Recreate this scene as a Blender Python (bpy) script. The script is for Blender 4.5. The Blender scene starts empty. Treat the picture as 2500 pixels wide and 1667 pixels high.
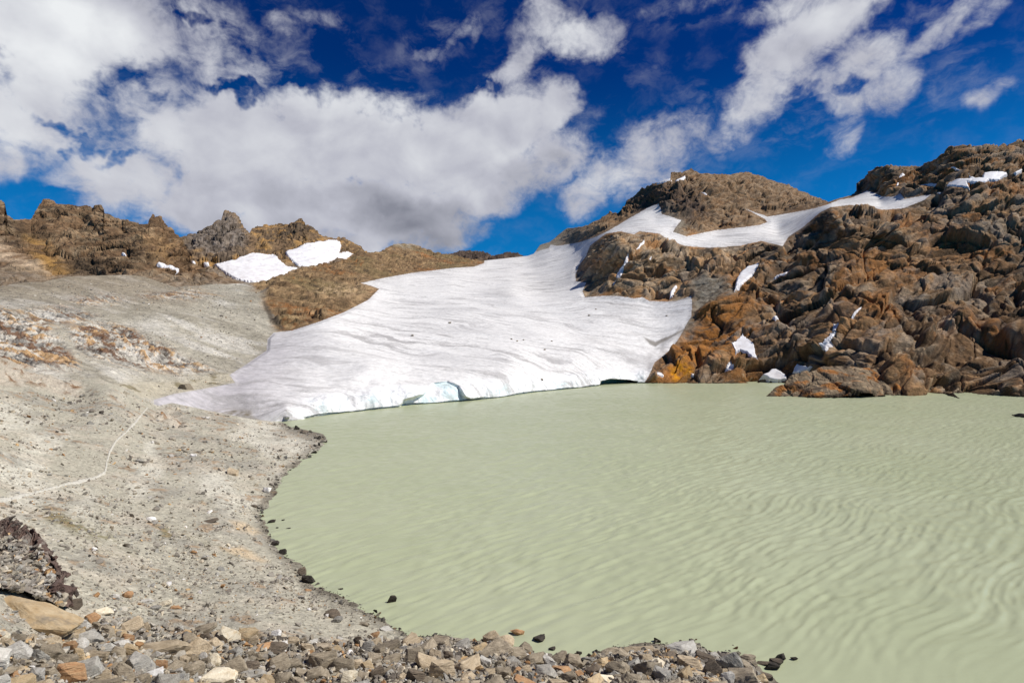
import bpy, bmesh, math, random
import numpy as np
from mathutils import Vector

C = bpy.context.scene
COL = C.collection
rad = math.radians
F0, H0, CX, CY = 1389.0, 16.0, 1250.0, 833.5      # lens in photo pixels, eye height above the lake, optical centre

# ------------------------------------------------------------------ camera
cam_d = bpy.data.cameras.new('camera')
cam_d.sensor_width = 36.0
cam_d.lens = F0 / 2500.0 * 36.0
cam_d.clip_start = 0.1
cam_d.clip_end = 20000
cam = bpy.data.objects.new('camera', cam_d)
cam.location = (0, 0, H0)
cam.rotation_euler = (rad(90), 0, 0)
COL.objects.link(cam)
C.camera = cam

# ------------------------------------------------------------------ sun, exposure
SUN_EL, SUN_AZ = 49.0, 92.0        # azimuth clockwise from the view direction (+Y)
sd = bpy.data.lights.new('sun', 'SUN')
sd.energy = 5.0
sd.angle = rad(0.5)
sd.color = (1.0, 0.96, 0.89)
sun = bpy.data.objects.new('sun', sd)
to_sun = Vector((math.cos(rad(SUN_EL)) * math.sin(rad(SUN_AZ)), math.cos(rad(SUN_EL)) * math.cos(rad(SUN_AZ)), math.sin(rad(SUN_EL))))
sun.rotation_euler = to_sun.to_track_quat('Z', 'Y').to_euler()
sun.location = to_sun * 500
COL.objects.link(sun)
C.view_settings.view_transform = 'Standard'
C.view_settings.look = 'None'
C.view_settings.exposure = 0.0
C.view_settings.gamma = 1.0
C.view_settings.use_curve_mapping = False
C.render.engine = 'CYCLES'
C.cycles.max_bounces = 5
C.cycles.diffuse_bounces = 3
C.cycles.use_denoising = True

# ------------------------------------------------------------------ node helper
class G:
    """thin helper around a node tree"""
    def __init__(s, nt):
        s.nt = nt
    def n(s, kind, **kw):
        nd = s.nt.nodes.new(kind)
        for k, v in kw.items():
            setattr(nd, k, v)
        return nd
    def set(s, sock, v):
        if isinstance(v, bpy.types.NodeSocket):
            s.nt.links.new(v, sock)
        else:
            sock.default_value = v
    def m(s, op, a, b=0.0, c=0.0, clamp=False):
        nd = s.n('ShaderNodeMath', operation=op, use_clamp=clamp)
        for i, v in enumerate((a, b, c)):
            s.set(nd.inputs[i], v)
        return nd.outputs[0]
    def v(s, op, a, b=(0, 0, 0), scale=None):
        nd = s.n('ShaderNodeVectorMath', operation=op)
        s.set(nd.inputs[0], a)
        s.set(nd.inputs[1], b)
        if scale is not None:
            s.set(nd.inputs['Scale'], scale)
        return nd.outputs['Value'] if op in ('LENGTH', 'DOT_PRODUCT', 'DISTANCE') else nd.outputs[0]
    def noise(s, vec, scale, detail=4, rough=0.55, dist=0.0, lac=2.0):
        nd = s.n('ShaderNodeTexNoise')
        s.set(nd.inputs['Vector'], vec)
        nd.inputs['Scale'].default_value = scale
        nd.inputs['Detail'].default_value = detail
        nd.inputs['Roughness'].default_value = rough
        nd.inputs['Distortion'].default_value = dist
        nd.inputs['Lacunarity'].default_value = lac
        return nd.outputs['Fac']
    def mapr(s, v, a, b, c, d, smooth=False):
        nd = s.n('ShaderNodeMapRange')
        if smooth:
            nd.interpolation_type = 'SMOOTHSTEP'
        s.set(nd.inputs[0], v)
        for i, x in enumerate((a, b, c, d)):
            s.set(nd.inputs[i + 1], x)
        return nd.outputs[0]
    def mix(s, f, a, b, mode='MIX'):
        nd = s.n('ShaderNodeMix', data_type='RGBA', blend_type=mode)
        s.set(nd.inputs[0], f)
        s.set(nd.inputs[6], a)
        s.set(nd.inputs[7], b)
        return nd.outputs[2]

# ------------------------------------------------------------------ world: clear deep blue mountain sky with cumulus
def azel(px, py):
    dx, dz = (px - CX) / F0, (CY - py) / F0
    return math.degrees(math.atan2(dx, 1)), math.degrees(math.atan2(dz, math.hypot(1, dx)))

# cloud lobes: centre x, y, half width, half height, tilt, strength
CLOUDS = [
    (60, 90, 330, 190, 0, 1.05), (260, 60, 280, 150, 0, .85), (60, 270, 230, 170, 0, .85), (470, 60, 200, 110, 20, .5),
    (540, 160, 190, 120, 0, .5), (360, 250, 260, 130, 0, .52), (10, 380, 90, 90, 0, .62), (620, 110, 90, 70, 0, .3),
    (330, 330, 160, 110, 0, .5),
    (420, 330, 150, 110, 0, .8), (330, 440, 260, 115, 0, .8), (600, 380, 300, 190, 0, 1.05), (800, 350, 300, 150, 0, 1.1),
    (1000, 370, 300, 150, 0, 1.1), (1200, 330, 240, 140, 20, 1.0), (1345, 275, 100, 75, 40, .85), (700, 490, 360, 130, 0, 1.0),
    (950, 510, 300, 120, 0, 1.0), (500, 500, 240, 110, 0, .9), (1190, 450, 190, 110, 25, .9), (1085, 460, 150, 100, 0, .95), (1060, 565, 170, 70, 10, .75), (180, 430, 110, 60, 20, .6),
    (850, 590, 160, 70, 0, .75), (1350, 380, 130, 120, 0, .75), (620, 265, 110, 45, 0, .45),
    (1590, 370, 150, 110, 15, .75), (1500, 430, 110, 90, 0, .65), (1430, 470, 100, 80, 30, .6), (1680, 310, 100, 70, 20, .5), (1640, 440, 80, 50, 20, .5),
    (1390, 95, 170, 80, -5, .85), (1270, 150, 130, 55, 30, .62), (1480, 75, 90, 60, 0, .6), (1330, 40, 90, 60, 0, .5), 
    (1130, 80, 110, 28, 40, .34), (1040, 135, 70, 26, 20, .36), (1170, 60, 60, 30, 60, .3),
    (2010, 60, 190, 95, 10, .95), (1900, 160, 150, 110, 30, .9), (1840, 250, 120, 90, 30, .75), (1790, 320, 110, 70, 35, .55), (2110, 150, 130, 100, 20, .75),
    (2180, 200, 100, 90, 60, .7), (2290, 70, 190, 42, 22, .62), (2410, 30, 130, 36, 25, .45), (2060, 260, 80, 80, 0, .6), (2060, 340, 60, 80, -35, .6),
    (2010, 200, 100, 80, 0, .55), (1960, 10, 200, 60, 0, .7),
    (2410, 235, 95, 52, 10, .5), (2270, 200, 40, 30, 50, .28), (690, 60, 60, 42, 0, .45), (760, 45, 120, 40, -5, .32), (830, 60, 130, 36, -10, .24),
    (1680, 15, 220, 34, 0, .3), (1600, 160, 40, 20, 0, .22), (900, 150, 60, 20, 10, .16), (1700, 150, 50, 40, 0, .2), (1840, 400, 60, 26, 20, .2),
    (720, 200, 70, 30, 0, .26),
]
HOLES = [(310, 190, 90, 45, 35, .30), (400, 240, 80, 26, 15, .30), (560, 50, 60, 30, 30, .3), (450, 40, 90, 24, 20, .3), (290, 380, 60, 26, 20, .38),
         (560, 232, 90, 24, 0, .42), (180, 335, 150, 26, -4, .42), (150, 470, 60, 30, 0, .3), (2090, 205, 60, 34, 40, .34), (1970, 240, 46, 50, 30, .3), (760, 200, 120, 36, 0, .3), (1150, 205, 110, 34, -8, .4)]
DARKS = [(1000, 525, 230, 70, 0, 1.0), (880, 480, 170, 45, 0, .6), (1090, 570, 200, 60, 10, .8), (690, 480, 160, 60, 0, .45), (560, 560, 220, 50, 0, .35),
         (1300, 440, 150, 70, 25, .6), (1560, 480, 170, 70, 20, .45), (830, 590, 120, 50, 0, .5), (700, 540, 120, 40, 0, .5)]
WHITES = [(60, 120, 260, 170, 0, 1.0), (200, 60, 200, 100, 0, .9), (20, 300, 120, 110, 0, .7), (390, 330, 100, 80, 0, .5), (850, 250, 300, 60, 0, .6), (1390, 90, 120, 50, 0, .35), (2000, 60, 120, 60, 0, .25)]
world = bpy.data.worlds.new('World')
C.world = world
world.use_nodes = True
world.node_tree.nodes.clear()
g = G(world.node_tree)
sky = g.n('ShaderNodeTexSky', sky_type='NISHITA')
sky.sun_disc = False
sky.sun_elevation = rad(SUN_EL)
sky.sun_rotation = rad(SUN_AZ)
sky.altitude = 2900
sky.air_density = 1.0
sky.dust_density = 0.1
sky.ozone_density = 2.5
tc = g.n('ShaderNodeTexCoord')
sep = g.n('ShaderNodeSeparateXYZ')
g.set(sep.inputs[0], tc.outputs['Generated'])
az = g.m('MULTIPLY', g.m('ARCTAN2', sep.outputs[0], sep.outputs[1]), 180 / math.pi)
el = g.m('MULTIPLY', g.m('ARCSINE', sep.outputs[2]), 180 / math.pi)
cmb = g.n('ShaderNodeCombineXYZ')
g.set(cmb.inputs[0], az)
g.set(cmb.inputs[1], el)
P0 = cmb.outputs[0]
# swirl the lobes' outlines
wn = g.n('ShaderNodeTexNoise')
g.set(wn.inputs['Vector'], P0)
wn.inputs['Scale'].default_value = 0.22
wn.inputs['Detail'].default_value = 4
wn.inputs['Roughness'].default_value = 0.6
P1 = g.v('ADD', P0, g.v('SCALE', g.v('SUBTRACT', wn.outputs['Color'], (0.5, 0.5, 0.5)), scale=2.6))
def lobes(lst, P, smooth=0.25):
    acc = None
    for (cx, cy, rx, ry, rot, st) in lst:
        if lst is CLOUDS and cx > 1360 and not (cx < 1450 and cy > 200):
            st *= .84
        a0, e0 = azel(cx, cy)
        a1, _ = azel(cx + 10, cy)
        _, e1 = azel(cx, cy - 10)
        sx, sy = abs(a1 - a0) / 10, abs(e1 - e0) / 10
        mp = g.n('ShaderNodeMapping', vector_type='TEXTURE')
        if acc is None:
            g.set(mp.inputs[0], P)
        else:                                   # evaluated one after another, so that few values are held at once
            ma = g.n('ShaderNodeVectorMath', operation='MULTIPLY_ADD')
            g.set(ma.inputs[0], acc)
            ma.inputs[1].default_value = (1e-7, 1e-7, 1e-7)
            g.set(ma.inputs[2], P)
            g.set(mp.inputs[0], ma.outputs[0])
        mp.inputs['Location'].default_value = (a0, e0, 0)
        mp.inputs['Rotation'].default_value = (0, 0, rad(rot))
        mp.inputs['Scale'].default_value = (rx * sx, ry * sy, 1)
        d = g.v('LENGTH', mp.outputs[0])
        f = g.m('MULTIPLY', g.mapr(d, 0.25, 1.22, 1.0, 0.0, True), st)
        acc = f if acc is None else g.m('SMOOTH_MAX', acc, f, smooth)
    return acc
dens = lobes(CLOUDS, P1, 0.12)
P2 = g.v('ADD', P1, g.v('SCALE', g.v('SUBTRACT', wn.outputs['Color'], (0.5, 0.5, 0.5)), scale=5.0))
hole = lobes(HOLES, P2, 0.05)
Pn = g.v('MULTIPLY', P0, (1.0, 1.25, 1.0))
fb = g.noise(Pn, 0.30, 9, 0.60, 0.5)
fine = g.noise(Pn, 1.3, 6, 0.62, 0.9)
tex = g.m('ADD', g.m('MULTIPLY', g.m('SUBTRACT', fb, 0.5), 1.05), g.m('MULTIPLY', g.m('SUBTRACT', fine, 0.5), 0.30))
D = g.m('ADD', g.m('SUBTRACT', dens, hole), g.m('MULTIPLY', tex, g.mapr(dens, 0.0, 0.3, 0.0, 1.0)))
alpha = g.mapr(D, 0.10, 0.74, 0.0, 1.0, True)
VEILS = [(760, 60, 190, 70, -6, .5), (1060, 110, 150, 80, 30, .6), (1330, 60, 240, 110, 0, .5), (1700, 30, 260, 60, 0, .5), (1680, 330, 260, 140, 30, .6), (1950, 300, 240, 120, 0, .5), (2330, 200, 190, 120, 30, .45),
         (640, 160, 200, 170, 0, .7), (250, 330, 300, 120, 0, .6), (1560, 180, 120, 60, 20, .3), (2200, 60, 300, 80, 10, .5), (880, 180, 200, 60, 0, .4), (1450, 330, 140, 120, 0, .5)]
veil = lobes(VEILS, P1, 0.2)
vt = g.noise(g.v('MULTIPLY', g.v('ADD', P1, (31.0, 7.0, 0.0)), (0.75, 1.3, 1.0)), 0.34, 8, 0.62, 0.25)
va = g.m('MULTIPLY', veil, g.mapr(vt, 0.44, 0.78, 0.0, 0.62, True))
alpha = g.m('MAXIMUM', alpha, va)
# relief: the same noise sampled a little toward the sun
Ps = g.v('ADD', Pn, (1.3, 1.7, 0))
fl = g.noise(Pn, 0.17, 5, 0.5, 0.3)
fs = g.noise(Ps, 0.17, 5, 0.5, 0.3)
rel = g.m('SUBTRACT', fl, fs)
dark = lobes(DARKS, P1, 0.2)
white = lobes(WHITES, P1, 0.2)
lum = g.m('ADD', 0.58, g.m('MULTIPLY', rel, 0.62))
lum = g.m('ADD', lum, g.m('MULTIPLY', white, 0.34))
lum = g.m('SUBTRACT', lum, g.m('MULTIPLY', dark, 0.40), clamp=True)
cr = g.n('ShaderNodeValToRGB')
cr.color_ramp.elements[0].position = 0.05
cr.color_ramp.elements[0].color = (0.19, 0.20, 0.25, 1)
cr.color_ramp.elements[1].position = 0.95
cr.color_ramp.elements[1].color = (0.84, 0.86, 0.88, 1)
e_ = cr.color_ramp.elements.new(0.5)
e_.color = (0.50, 0.51, 0.58, 1)
g.set(cr.inputs[0], lum)
bgs = g.n('ShaderNodeBackground')
tint = g.mix(g.mapr(el, 11.0, 27.0, 0.0, 1.0, True), (0.02, 0.54, 0.92, 1), (0.003, 0.18, 0.55, 1))
skyc = g.mix(1.0, sky.outputs[0], tint, 'MULTIPLY')
g.set(bgs.inputs[0], skyc)
bgs.inputs[1].default_value = 0.10
bgc = g.n('ShaderNodeBackground')
g.set(bgc.inputs[0], cr.outputs[0])
bgc.inputs[1].default_value = 1.0
ms = g.n('ShaderNodeMixShader')
g.set(ms.inputs[0], alpha)
g.set(ms.inputs[1], bgs.outputs[0])
g.set(ms.inputs[2], bgc.outputs[0])
wo = g.n('ShaderNodeOutputWorld')
g.set(wo.inputs[0], ms.outputs[0])

# ------------------------------------------------------------------ numeric helpers
RNG = np.random.default_rng(7)
random.seed(11)
_perm = RNG.permutation(256).astype(np.int32)
_perm = np.concatenate([_perm, _perm, _perm])
_gr = RNG.normal(size=(256, 3)).astype(np.float32)
_gr /= np.linalg.norm(_gr, axis=1, keepdims=True)
def perlin(p, seed=0):
    """gradient noise, about -0.8..0.8"""
    sh = p.shape[:-1]
    q = p.reshape(-1, 3).astype(np.float32) + np.float32(seed * 17.31)
    i = np.floor(q)
    f = q - i
    i = i.astype(np.int64) & 255
    u = f * f * f * (f * (f * 6 - 15) + 10)
    out = np.zeros(len(q), np.float32)
    for dx in (0, 1):
        wx = u[:, 0] if dx else 1 - u[:, 0]
        for dy in (0, 1):
            wy = u[:, 1] if dy else 1 - u[:, 1]
            for dz in (0, 1):
                wz = u[:, 2] if dz else 1 - u[:, 2]
                h = _perm[_perm[_perm[(i[:, 0] + dx) & 255] + ((i[:, 1] + dy) & 255)] + ((i[:, 2] + dz) & 255)]
                gv = _gr[h]
                out += wx * wy * wz * (gv[:, 0] * (f[:, 0] - dx) + gv[:, 1] * (f[:, 1] - dy) + gv[:, 2] * (f[:, 2] - dz))
    return (out * 1.5).reshape(sh)
def fbm(p, oct=4, seed=0, gain=0.5, kind='p'):
    a, s, r = 1.0, 0.0, 0.0
    for k in range(oct):
        n = perlin(p * (2.03 ** k), seed + k)
        if kind == 'b':
            n = np.abs(n) * 2 - 0.55
        elif kind == 'r':
            n = 0.45 - np.abs(n) * 2
        r = r + a * n
        s += a
        a *= gain
    return r / s
def facet(p, seed=0):
    """broken-rock relief: every cell of a jittered lattice is a tilted plane; returns plane height, cell level, gap to the next cell"""
    sh = p.shape[:-1]
    q = p.reshape(-1, 3).astype(np.float32) + np.float32(seed * 11.7)
    i = np.floor(q).astype(np.int64)
    f1 = np.full(len(q), 9, np.float32)
    f2 = f1.copy()
    pl, lv = np.zeros(len(q), np.float32), np.zeros(len(q), np.float32)
    for dx in (-1, 0, 1):
        for dy in (-1, 0, 1):
            for dz in (-1, 0, 1):
                h = _perm[_perm[_perm[(i[:, 0] + dx) & 255] + ((i[:, 1] + dy) & 255)] + ((i[:, 2] + dz) & 255)]
                c = i + np.array([dx, dy, dz]) + .5 + .48 * _gr[h]
                v = (q - c).astype(np.float32)
                d = np.einsum('ij,ij->i', v, v)
                m = d < f1
                f2 = np.where(m, f1, np.minimum(f2, d))
                t = np.einsum('ij,ij->i', v, _gr[(h * 7 + 3) & 255])
                pl = np.where(m, t, pl)
                lv = np.where(m, _gr[(h * 13 + 5) & 255, 0], lv)
                f1 = np.where(m, d, f1)
    return pl.reshape(sh), lv.reshape(sh), (np.sqrt(f2) - np.sqrt(f1)).reshape(sh)
def broken(p, L, seed):
    pl, lv, gap = facet(p / np.float32(L), seed)
    return L * (.115 * pl + .10 * lv - .10 * sstep(.13, 0, gap))
def sstep(a, b, x):
    t = np.clip((x - a) / (b - a), 0, 1)
    return t * t * (3 - 2 * t)
def lerp(a, b, t):
    return a + (b - a) * t
def mixc(a, b, t):
    return a + (np.asarray(b, np.float32) - a) * t[..., None]
class TPS:
    def __init__(s, pts, vals, lam=1e-4):
        s.p = np.asarray(pts, float) / 1000
        n = len(s.p)
        d = np.linalg.norm(s.p[:, None] - s.p[None], axis=2)
        K = np.where(d > 0, d * d * np.log(d + 1e-12), 0) + lam * np.eye(n)
        Q = np.c_[np.ones(n), s.p]
        A = np.block([[K, Q], [Q.T, np.zeros((3, 3))]])
        s.w = np.linalg.solve(A, np.r_[np.asarray(vals, float), 0, 0, 0])
    def __call__(s, x, y):
        sh = x.shape
        q = np.c_[x.ravel(), y.ravel()] / 1000
        out = np.empty(len(q))
        for a in range(0, len(q), 40000):
            b = q[a:a + 40000]
            d2 = ((b[:, None, :] - s.p[None]) ** 2).sum(2)
            K = 0.5 * d2 * np.log(d2 + 1e-12)
            out[a:a + 40000] = K @ s.w[:-3] + s.w[-3] + b @ s.w[-2:]
        return out.reshape(sh)
def inpoly(x, y, poly):
    r = np.zeros(x.shape, bool)
    n = len(poly)
    for i in range(n):
        x0, y0 = poly[i]
        x1, y1 = poly[(i + 1) % n]
        if y0 == y1:
            continue
        c = ((y0 > y) != (y1 > y)) & (x < (x1 - x0) * (y - y0) / (y1 - y0) + x0)
        r ^= c
    return r
def sdist(x, y, poly, reach=60):
    """signed distance (inside +) in photo pixels, clipped to +-reach"""
    P = np.asarray(poly, float)
    out = np.full(x.shape, -float(reach))
    m = (x > P[:, 0].min() - reach) & (x < P[:, 0].max() + reach) & (y > P[:, 1].min() - reach) & (y < P[:, 1].max() + reach)
    if not m.any():
        return out
    xs, ys = x[m], y[m]
    d = np.full(xs.shape, float(reach))
    n = len(P)
    for i in range(n):
        a, b = P[i], P[(i + 1) % n]
        e = b - a
        L = e @ e + 1e-9
        t = np.clip(((xs - a[0]) * e[0] + (ys - a[1]) * e[1]) / L, 0, 1)
        d = np.minimum(d, np.hypot(xs - a[0] - t * e[0], ys - a[1] - t * e[1]))
    out[m] = np.where(inpoly(xs, ys, [tuple(p) for p in P]), d, -d)
    return out
def tr(x0, y0, s, pts):
    return [(x0 + s * a, y0 + s * b) for a, b in pts]
def curve(pts, x):
    p = np.asarray(pts, float)
    return np.interp(x, p[:, 0], p[:, 1])

# ------------------------------------------------------------------ object helpers
def tag(o, label=None, cat=None, group=None, kind=None):
    for k, v in (('label', label), ('category', cat), ('group', group), ('kind', kind)):
        if v:
            o[k] = v
    return o
def link(o, parent=None):
    COL.objects.link(o)
    if parent is not None:
        o.parent = parent
    return o
def mesh_np(name, V, Fq, mat, cols=None, attrs=None, smooth=True):
    V = np.asarray(V, np.float32)
    Fq = np.asarray(Fq, np.int32)
    k = Fq.shape[1]
    me = bpy.data.meshes.new(name)
    me.vertices.add(len(V))
    me.vertices.foreach_set('co', V.ravel())
    me.loops.add(Fq.size)
    me.loops.foreach_set('vertex_index', Fq.ravel())
    me.polygons.add(len(Fq))
    me.polygons.foreach_set('loop_start', np.arange(0, Fq.size, k, dtype=np.int32))
    me.polygons.foreach_set('use_smooth', np.full(len(Fq), smooth))
    if cols is not None:
        a = me.attributes.new('tone', 'FLOAT_COLOR', 'POINT')
        c = np.ones((len(V), 4), np.float32)
        c[:, :3] = np.clip(cols, 0, 1)
        a.data.foreach_set('color', c.ravel())
    for nm, vals in (attrs or {}).items():
        a = me.attributes.new(nm, 'FLOAT', 'POINT')
        a.data.foreach_set('value', np.asarray(vals, np.float32).ravel())
    me.update(calc_edges=True)
    me.validate()
    me.materials.append(mat)
    return bpy.data.objects.new(name, me)
def grid_faces(R, Cn):
    i = np.arange(R * Cn, dtype=np.int32).reshape(R, Cn)
    return np.stack([i[:-1, :-1], i[:-1, 1:], i[1:, 1:], i[1:, :-1]], -1).reshape(-1, 4)
def compact(Fm, *arrs):
    used = np.unique(Fm)
    remap = np.full(int(Fm.max()) + 1, -1, np.int32)
    remap[used] = np.arange(len(used), dtype=np.int32)
    return remap[Fm], [a[used] for a in arrs]
def grid_normals(P):
    du = np.gradient(P, axis=1)
    dv = np.gradient(P, axis=0)
    n = np.cross(du, dv)
    n /= np.linalg.norm(n, axis=2, keepdims=True) + 1e-9
    n[n[..., 2] < 0] *= -1
    return n
def to_world(px, py, Y):
    return np.stack([(px - CX) / F0 * Y, Y, H0 + (CY - py) / F0 * Y], -1)

# ------------------------------------------------------------------ materials
def new_mat(name):
    m = bpy.data.materials.new(name)
    m.use_nodes = True
    m.node_tree.nodes.clear()
    g = G(m.node_tree)
    b = g.n('ShaderNodeBsdfPrincipled')
    o = g.n('ShaderNodeOutputMaterial')
    g.set(o.inputs[0], b.outputs[0])
    return m, g, b
def terrain_mat(name, s1, s2, bump, rough=0.92, var=0.5, grit=None):
    """own colour from the surface's tone, broken up by grain of two sizes, with bump"""
    m, g, b = new_mat(name)
    at = g.n('ShaderNodeAttribute', attribute_name='tone')
    geo = g.n('ShaderNodeNewGeometry')
    P = geo.outputs['Position']
    n1 = g.noise(P, s1, 5, 0.65)
    n2 = g.noise(P, s2, 4, 0.7)
    f = g.m('ADD', g.m('MULTIPLY', g.m('SUBTRACT', n1, 0.5), 1.5 * var), g.m('MULTIPLY', g.m('SUBTRACT', n2, 0.5), 1.9 * var))
    f = g.m('MAXIMUM', g.m('ADD', 1.0, f), 0.25)
    c = g.v('SCALE', at.outputs['Color'], scale=f)
    if grit:
        vo = g.n('ShaderNodeTexVoronoi')
        g.set(vo.inputs['Vector'], P)
        vo.inputs['Scale'].default_value = grit
        hs = g.n('ShaderNodeSeparateColor')
        g.set(hs.inputs[0], vo.outputs['Color'])
        big = g.mapr(hs.outputs[0], 0.62, 0.7, 0.0, 1.0)
        tint = g.mapr(hs.outputs[1], 0.0, 1.0, 0.45, 1.45)
        c = g.mix(g.m('MULTIPLY', big, 0.8), c, g.v('SCALE', c, scale=tint))
    g.set(b.inputs['Base Color'], c)
    b.inputs['Roughness'].default_value = rough
    b.inputs['Specular IOR Level'].default_value = 0.15
    hgt = g.m('ADD', g.m('MULTIPLY', n1, 1.0 / s1), g.m('MULTIPLY', n2, 1.0 / s2))
    bp = g.n('ShaderNodeBump')
    bp.inputs['Strength'].default_value = bump
    bp.inputs['Distance'].default_value = 0.6
    g.set(bp.inputs['Height'], hgt)
    g.set(b.inputs['Normal'], bp.outputs[0])
    return m
M_rock = terrain_mat('weathered_rock', 0.45, 1.6, 0.75, var=0.55)
M_far = terrain_mat('ridge_rock', 0.16, 0.6, 0.75, var=0.5)
M_ground = terrain_mat('moraine_gravel', 1.2, 7.0, 0.55, var=0.42, grit=5.0)
M_ice, g, b = new_mat('glacier_ice')
at = g.n('ShaderNodeAttribute', attribute_name='tone')
geo = g.n('ShaderNodeNewGeometry')
P = geo.outputs['Position']
sp = g.n('ShaderNodeSeparateXYZ')
g.set(sp.inputs[0], P)
wob = g.noise(P, 0.02, 3, 0.5)
xs = g.m('ADD', sp.outputs[0], 50.0)
arc = g.m('MULTIPLY', g.m('MULTIPLY', xs, xs), 0.0022)
yy = g.m('ADD', g.m('ADD', sp.outputs[1], arc), g.m('MULTIPLY', wob, 60.0))
cb = g.n('ShaderNodeCombineXYZ')
g.set(cb.inputs[0], g.m('MULTIPLY', sp.outputs[0], 0.030))
g.set(cb.inputs[1], g.m('MULTIPLY', yy, 0.15))
ln = g.noise(cb.outputs[0], 1.0, 6, 0.62, 0.35)
lnf = g.noise(P, 0.9, 5, 0.7)
lines = g.mapr(g.m('ADD', ln, g.m('MULTIPLY', g.m('SUBTRACT', lnf, 0.5), 0.25)), 0.38, 0.50, 0.0, 1.0, True)
ln2 = g.noise(g.v('MULTIPLY', cb.outputs[0], (1.6, 3.1, 1.0)), 1.0, 4, 0.6, 0.5)
thin = g.mapr(ln2, 0.36, 0.45, 0.85, 0.0, True)
patch = g.mapr(g.noise(P, 0.03, 3, 0.55), 0.36, 0.62, 0.25, 0.95)
dirt = g.m('MULTIPLY', g.m('MAXIMUM', g.m('SUBTRACT', 1.0, lines), thin), patch)
spk = g.mapr(g.noise(P, 1.7, 3, 0.6), 0.60, 0.70, 0.0, 0.7)
grn = g.mapr(g.noise(P, 0.55, 6, 0.75), 0.35, 0.65, 0.78, 1.12)
c = g.mix(g.m('MULTIPLY', dirt, 0.80), at.outputs['Color'], (0.36, 0.34, 0.33, 1))
c = g.mix(g.m('MULTIPLY', spk, dirt), c, (0.18, 0.16, 0.15, 1))
g.set(b.inputs['Base Color'], g.v('SCALE', c, scale=grn))
b.inputs['Roughness'].default_value = 0.6
b.inputs['Specular IOR Level'].default_value = 0.3
bp = g.n('ShaderNodeBump')
bp.inputs['Strength'].default_value = 0.5
bp.inputs['Distance'].default_value = 0.5
g.set(bp.inputs['Height'], g.m('ADD', g.m('MULTIPLY', ln, 1.1), g.m('MULTIPLY', lnf, 0.6)))
g.set(b.inputs['Normal'], bp.outputs[0])

M_snow, g, b = new_mat('old_snow')
geo = g.n('ShaderNodeNewGeometry')
n1 = g.noise(geo.outputs['Position'], 0.25, 6, 0.62)
c = g.mix(g.mapr(n1, 0.4, 0.7, 0.0, 0.8), (0.86, 0.85, 0.86, 1), (0.62, 0.57, 0.56, 1))
g.set(b.inputs['Base Color'], c)
b.inputs['Roughness'].default_value = 0.7
bp = g.n('ShaderNodeBump')
bp.inputs['Strength'].default_value = 0.35
g.set(bp.inputs['Height'], n1)
g.set(b.inputs['Normal'], bp.outputs[0])

M_water, g, b = new_mat('milky_lake_water')
geo = g.n('ShaderNodeNewGeometry')
P = geo.outputs['Position']
mp = g.n('ShaderNodeMapping')
g.set(mp.inputs[0], P)
mp.inputs['Rotation'].default_value = (0, 0, rad(-40))
mp.inputs['Scale'].default_value = (0.35, 1.6, 1)
n1 = g.noise(mp.outputs[0], 1.6, 4, 0.6, 0.3)
n2 = g.noise(P, 0.05, 3, 0.5)
c = g.mix(g.mapr(n2, 0.3, 0.7, 0, 1), (0.385, 0.415, 0.262, 1), (0.415, 0.44, 0.292, 1))
g.set(b.inputs['Base Color'], c)
b.inputs['Roughness'].default_value = 0.32
b.inputs['IOR'].default_value = 1.33
b.inputs['Specular IOR Level'].default_value = 0.30
bp = g.n('ShaderNodeBump')
bp.inputs['Strength'].default_value = 0.22
bp.inputs['Distance'].default_value = 0.12
g.set(bp.inputs['Height'], n1)
g.set(b.inputs['Normal'], bp.outputs[0])

# ------------------------------------------------------------------ traced outlines (photo pixels)
SKY_R = tr(1300, 380, .2979, [(10, 805), (60, 735), (140, 710), (280, 600), (450, 575), (560, 510), (640, 465), (710, 475), (740, 420), (800, 350), (870, 300), (930, 270), (1010, 230), (1130, 190), (1133, 150), (1150, 138), (1230, 140), (1300, 117), (1380, 148), (1470, 155), (1560, 158), (1690, 148), (1750, 132), (1820, 150), (1950, 200), (2100, 250), (2220, 300), (2330, 345)]) + \
    tr(1900, 330, .2551, [(480, 640), (590, 605), (700, 580), (760, 520), (790, 450), (850, 375), (930, 325), (1070, 297), (1200, 305), (1380, 300), (1450, 260), (1540, 230), (1570, 190), (1650, 130), (1750, 100), (2050, 85), (2150, 88), (2250, 65), (2310, 35), (2352, 30)]) + [(2560, 325), (2760, 290)]
TOP_F = [(-160, 712), (0, 702), (179, 674), (343, 674), (432, 702), (536, 692), (627, 691), (691, 672), (712, 660), (781, 647), (840, 636), (893, 619), (906, 617), (926, 615), (943, 606), (964, 595), (1005, 595), (1029, 603), (1059, 615), (1103, 622), (1150, 634), (1185, 636), (1240, 630), (1287, 625)] + SKY_R
WATER_F = [(694, 1028), (769, 1016), (867, 1005), (964, 993), (1056, 988), (1148, 979), (1234, 968), (1291, 959), (1383, 950), (1466, 940), (1555, 936), (1573, 935), (1600, 935), (1700, 936), (1830, 935), (1900, 934), (1960, 936), (2050, 946), (2200, 966), (2289, 961), (2442, 962), (2500, 969), (2600, 970), (2760, 970)]
BOT_F = [(-160, 905), (0, 905), (150, 928), (264, 965), (383, 1010), (547, 1040), (640, 1052), (690, 1029)] + WATER_F
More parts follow.
